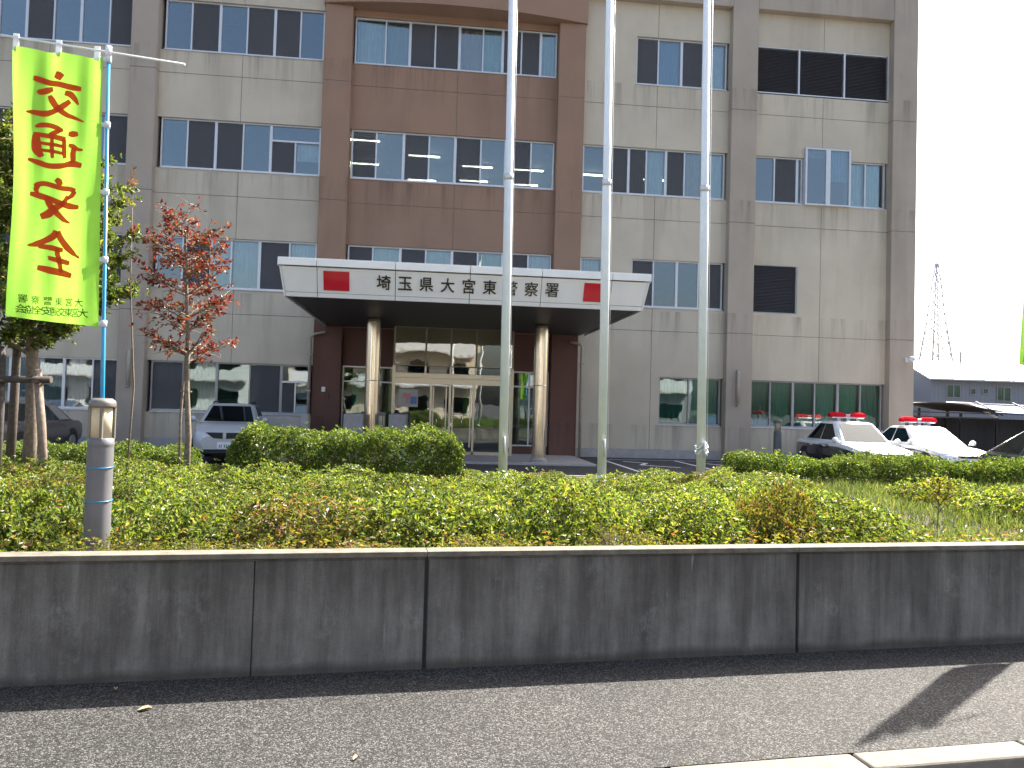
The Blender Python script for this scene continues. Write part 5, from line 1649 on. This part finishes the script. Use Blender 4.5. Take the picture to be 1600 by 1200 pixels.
# ---------------------------------------------------------------- beyond: bicycle shelter, house, pylon
sh_ = empty('bicycle_shelter', (23.5, 33.0, 0), 'dark bicycle shelter with curved roof beside the police station', 'shelter')
v, f = [], []
N = 14
for i in range(N + 1):
    t = i / N
    x = 20.4 + 5.3 * t
    z = 2.22 + 0.16 * math.sin(math.pi * min(1, t * 1.15)) - (0.5 * max(0, t - 0.62) ** 1.3)
    for y in (32.2, 36.0):
        v += [(x, y, z), (x, y, z + 0.05)]
    if i:
        a, c = 4 * (i - 1), 4 * i
        f += [(a, c, c + 1, a + 1), (a + 1, c + 1, c + 3, a + 3), (a + 3, c + 3, c + 2, a + 2), (a + 2, c + 2, c, a)]
f += [(0, 1, 3, 2), (4 * N + 2, 4 * N + 3, 4 * N + 1, 4 * N)]
MB().add(v, f).build('roof', M['shed_roof'], sh_)
for x in (20.6, 22.3, 24.0, 25.5):
    MB().box(x - 0.05, x + 0.05, 35.6, 35.7, 0, 2.2).build('post', M['shed'], sh_)
for z in (1.95, 1.75):
    MB().box(20.4, 25.6, 32.3, 32.36, z, z + 0.05).build('rail', M['shed_roof'], sh_)
for i in range(9):
    MB().box(20.3 + i * 1.15, 21.44 + i * 1.15, 35.75, 35.80, 0.05, 1.75).build('back_panel', M['shed'], sh_)
cpv = empty('carport', (28.0, 33.5, 0), 'carport with white edged blue sheet roof by the right picture edge', 'carport')
MB().hexa([(25.75, 32.6, 1.98), (33, 32.6, 1.80), (33, 36, 1.9), (25.75, 36, 2.1), (25.75, 32.6, 2.06), (33, 32.6, 1.88), (33, 36, 2.35), (25.75, 36, 2.5)]).build('roof_sheet', M['blue_sheet'], cpv)
MB().tube([(25.72, 32.57, 1.82), (25.68, 34.3, 2.45), (25.72, 36.0, 2.5)], 0.06, 8).build('edge_trim', M['house_white'], cpv)
MB().tube([(25.7, 34.3, 2.46), (33, 34.3, 2.34)], 0.05, 8).build('edge_trim', M['house_white'], cpv)
for x in (26.0, 27.9, 29.8, 31.7):
    MB().tube([(x, 32.55, 1.92), (x - 0.1, 34.2, 2.55)], 0.035, 6).build('roof_rib', M['shed'], cpv)
    MB().box(x - 0.05, x + 0.05, 35.3, 35.4, 0, 2.0).build('post', M['shed'], cpv)
fe = empty('panel_fence', (26, 37.5, 0), 'dark panel fence behind the police cars', 'fence')
for i in range(16):
    MB().box(18.5 + i * 1.6, 20.08 + i * 1.6, 37.5, 37.54, 0.05, 1.72).build('fence_panel', M['shed'], fe)
for i in range(17):
    MB().box(18.42 + i * 1.6, 18.49 + i * 1.6, 37.46, 37.56, 0, 1.8).build('fence_post', M['alu_dark'], fe)

ho = empty('grey_house', (54, 74, 0), 'grey sided house with a pale metal roof beyond the car park', 'house')
MB().box(48.35, 66, 70, 78, 0, 5.45).build('wall', M['house_wall'], ho)
sd = MB()
for i in range(44):
    sd.box(48.33 + i * 0.4, 48.35 + i * 0.4, 69.985, 69.999, 0, 5.4)
tag(sd.build('siding_ribs', M['house_wall'], ho), kind='stuff')
rf = MB()
rf.hexa([(47.7, 69.3, 5.45), (66.5, 69.3, 5.45), (66.5, 74, 7.45), (47.7, 74, 7.45), (47.7, 69.3, 5.6), (66.5, 69.3, 5.6), (66.5, 74, 7.6), (47.7, 74, 7.6)])
rf.hexa([(47.7, 74, 7.45), (66.5, 74, 7.45), (66.5, 78.7, 5.45), (47.7, 78.7, 5.45), (47.7, 74, 7.6), (66.5, 74, 7.6), (66.5, 78.7, 5.6), (47.7, 78.7, 5.6)])
ro = rf.build('roof', M['roof_metal'], ho)
for i in range(1, 24):
    x = 47.7 + i * 0.8
    MB().hexa([(x - .03, 69.32, 5.601), (x + .03, 69.32, 5.601), (x + .03, 73.98, 7.585), (x - .03, 73.98, 7.585), (x - .03, 69.32, 5.66), (x + .03, 69.32, 5.66), (x + .03, 73.98, 7.645), (x - .03, 73.98, 7.645)]).build('roof_seam', M['roof_metal'], ro)
MB().box(53.2, 53.33, 72.5, 72.6, 6.9, 8.5).build('vent_pipe', M['alu_dark'], ro)
MB().add([(48.36, 70, 5.45), (48.36, 78, 5.45), (48.36, 74, 7.44), (48.5, 70, 5.45), (48.5, 78, 5.45), (48.5, 74, 7.44)], [(0, 2, 1), (3, 4, 5), (0, 1, 4, 3), (1, 2, 5, 4), (2, 0, 3, 5)]).build('gable', M['house_wall'], ho)
for x0, x1, z0, z1 in ((49.9, 51.4, 3.75, 5.05), (52.4, 53.0, 4.1, 4.75), (53.7, 54.3, 4.2, 4.8), (55.2, 56.7, 3.55, 5.0), (58.5, 60, 3.6, 5.0)):
    fr = MB()
    fr.box(x0, x1, 69.9, 70.02, z0, z0 + .07); fr.box(x0, x1, 69.9, 70.02, z1 - .07, z1); fr.box(x0, x0 + .07, 69.9, 70.02, z0 + .07, z1 - .07); fr.box(x1 - .07, x1, 69.9, 70.02, z0 + .07, z1 - .07)
    if x1 - x0 > 1: fr.box((x0 + x1) / 2 - .04, (x0 + x1) / 2 + .04, 69.91, 70.01, z0 + .07, z1 - .07)
    w_ = fr.build('window', M['alu_dark'], ho)
    MB().box(x0 + .07, x1 - .07, 69.96, 69.98, z0 + .07, z1 - .07).build('pane', M['glass_green'], w_)
    MB().box(x0 + .07, x1 - .07, 69.985, 69.995, z0 + .07, z1 - .07).build('curtain', M['curtain_grey'], w_)
wh = empty('white_house', (45.5, 78, 0), 'white sided house partly hidden by the corner of the police station', 'house')
MB().box(40, 47.0, 74, 82, 0, 5.2).build('wall', M['house_white'], wh)
MB().hexa([(39.5, 73.6, 5.2), (47.4, 73.6, 5.2), (47.4, 78, 6.9), (39.5, 78, 6.9), (39.5, 73.6, 5.35), (47.4, 73.6, 5.35), (47.4, 78, 7.05), (39.5, 78, 7.05)]).hexa([(39.5, 78, 6.9), (47.4, 78, 6.9), (47.4, 82.4, 5.2), (39.5, 82.4, 5.2), (39.5, 78, 7.05), (47.4, 78, 7.05), (47.4, 82.4, 5.35), (39.5, 82.4, 5.35)]).build('roof', M['roof_metal'], wh)

# lattice pylon
px0, py0 = 223.0, 320.0
py = empty('power_pylon', (px0, py0, 0), 'pale lattice power pylon standing beyond the houses', 'pylon')
def hwid(z): return float(np.interp(z, [0, 28, 40, 60, 71], [7.6, 4.6, 3.2, 1.5, 0.4]))
lv = [0, 9, 17, 24, 30, 35, 40, 44, 48, 52, 56, 60, 64, 68, 71]
lg = MB(); br_ = MB()
for sx in (-1, 1):
    for sy in (-1, 1):
        lg.tube([(px0 + sx * hwid(z), py0 + sy * hwid(z), z) for z in lv], [0.28] * 7 + [0.2] * 8, 5, smooth=False)
for a, b in zip(lv[:-1], lv[1:]):
    wa, wb_ = hwid(a), hwid(b)
    for s in (-1, 1):
        br_.tube([(px0 - wa, py0 + s * wa, a), (px0 + wb_, py0 + s * wb_, b)], 0.15, 4, smooth=False); br_.tube([(px0 + wa, py0 + s * wa, a), (px0 - wb_, py0 + s * wb_, b)], 0.15, 4, smooth=False)
        br_.tube([(px0 + s * wa, py0 - wa, a), (px0 + s * wb_, py0 + wb_, b)], 0.15, 4, smooth=False)
        br_.tube([(px0 - wb_, py0 + s * wb_, b), (px0 + wb_, py0 + s * wb_, b)], 0.15, 4, smooth=False)
lg.build('leg_frame', M['pylon'], py)
br_.build('bracing', M['pylon'], py)
for z in (35, 40.5, 46, 53, 58, 64):
    w = hwid(z)
    for s in (-1, 1):
        am = MB()
        tip = (px0 + s * 7.4, py0, z + 0.8)
        for yy in (-w, w):
            am.tube([(px0 + s * w, py0 + yy, z), tip], 0.13, 4, smooth=False)
        am.tube([(px0 + s * w, py0, z + 2.0), tip], 0.12, 4, smooth=False)
        am.tube([tip, (tip[0], py0, z - 1.2)], 0.10, 5, smooth=False)
        am.build('cross_arm', M['pylon'], py)

# ---------------------------------------------------------------- fallen leaves on the sidewalk
for (x, y, a, s), lb in zip(((-1.48, 4.38, 0.4, 0.036), (-1.75, 4.68, 2.0, 0.02), (-0.3, 3.75, 1.0, 0.02)),
                            ('curled tan leaf lying at the edge of the wall shadow', 'tiny pale leaf lying inside the wall shadow', 'small dry leaf on the sunlit sidewalk')):
    c, sn = math.cos(a), math.sin(a)
    vv = [(x + s * (u * c - w * sn), y + s * (u * sn + w * c), 0.004 + z) for u, w, z in ((-1, 0, .004), (-.4, -.5, .014), (.4, -.42, .016), (1, 0, .004), (.4, .42, .018), (-.4, .5, .014), (0, 0, .0))]
    lf = MB().add(vv, [(6, 0, 1), (6, 1, 2), (6, 2, 3), (6, 3, 4), (6, 4, 5), (6, 5, 0)], 0, True).build('fallen_leaf', M['dead_leaf'])
    tag(lf, lb, 'leaf', 'fallen leaves on the sidewalk')

# ---------------------------------------------------------------- the other side of the street (seen mirrored in the glass and the steel)
def block(x0, x1, y, h, fl, mat, label):
    o = empty('apartment_block', ((x0 + x1) / 2, y - 5, -0.13), label, 'building')
    MB().box(x0, x1, y - 10, y, -0.13, h).build('wall', M[mat], o)
    MB().box(x0 - .15, x1 + .15, y - 10.1, y + .15, h, h + .35).build('roof_edge', M['plinth'], o)
    nb = max(2, int((x1 - x0) / 3.4))
    w = (x1 - x0) / nb
    for f in range(fl):
        z = 0.9 + f * (h - 0.6) / fl
        for i in range(nb):
            a = x0 + i * w + w * .2
            wn = MB().box(a, a + w * .6, y + .002, y + .05, z, z + 1.5).build('window', M['alu'], o)
            MB().box(a + .06, a + w * .6 - .06, y + .051, y + .06, z + .06, z + 1.44).build('pane', M['car_glass'], wn)
        if f:
            MB().box(x0 + .3, x1 - .3, y + .002, y + 1.0, z - 0.75, z - 0.6).build('balcony_floor', M['plinth'], o)
            MB().box(x0 + .3, x1 - .3, y + .9, y + .98, z - 0.6, z + 0.35).build('balcony_front', M['house_white'], o)
block(-34, -16, -17, 9.5, 3, 'house_white', 'pale low apartment block across the street, mirrored in the left ground floor windows')
block(-13, 4, -18, 12.5, 4, 'beige', 'beige apartment block across the street, mirrored in the entrance doors')
block(8, 24, -16, 7.0, 2, 'house_wall', 'grey two storey shop house across the street, mirrored in the right ground floor windows')
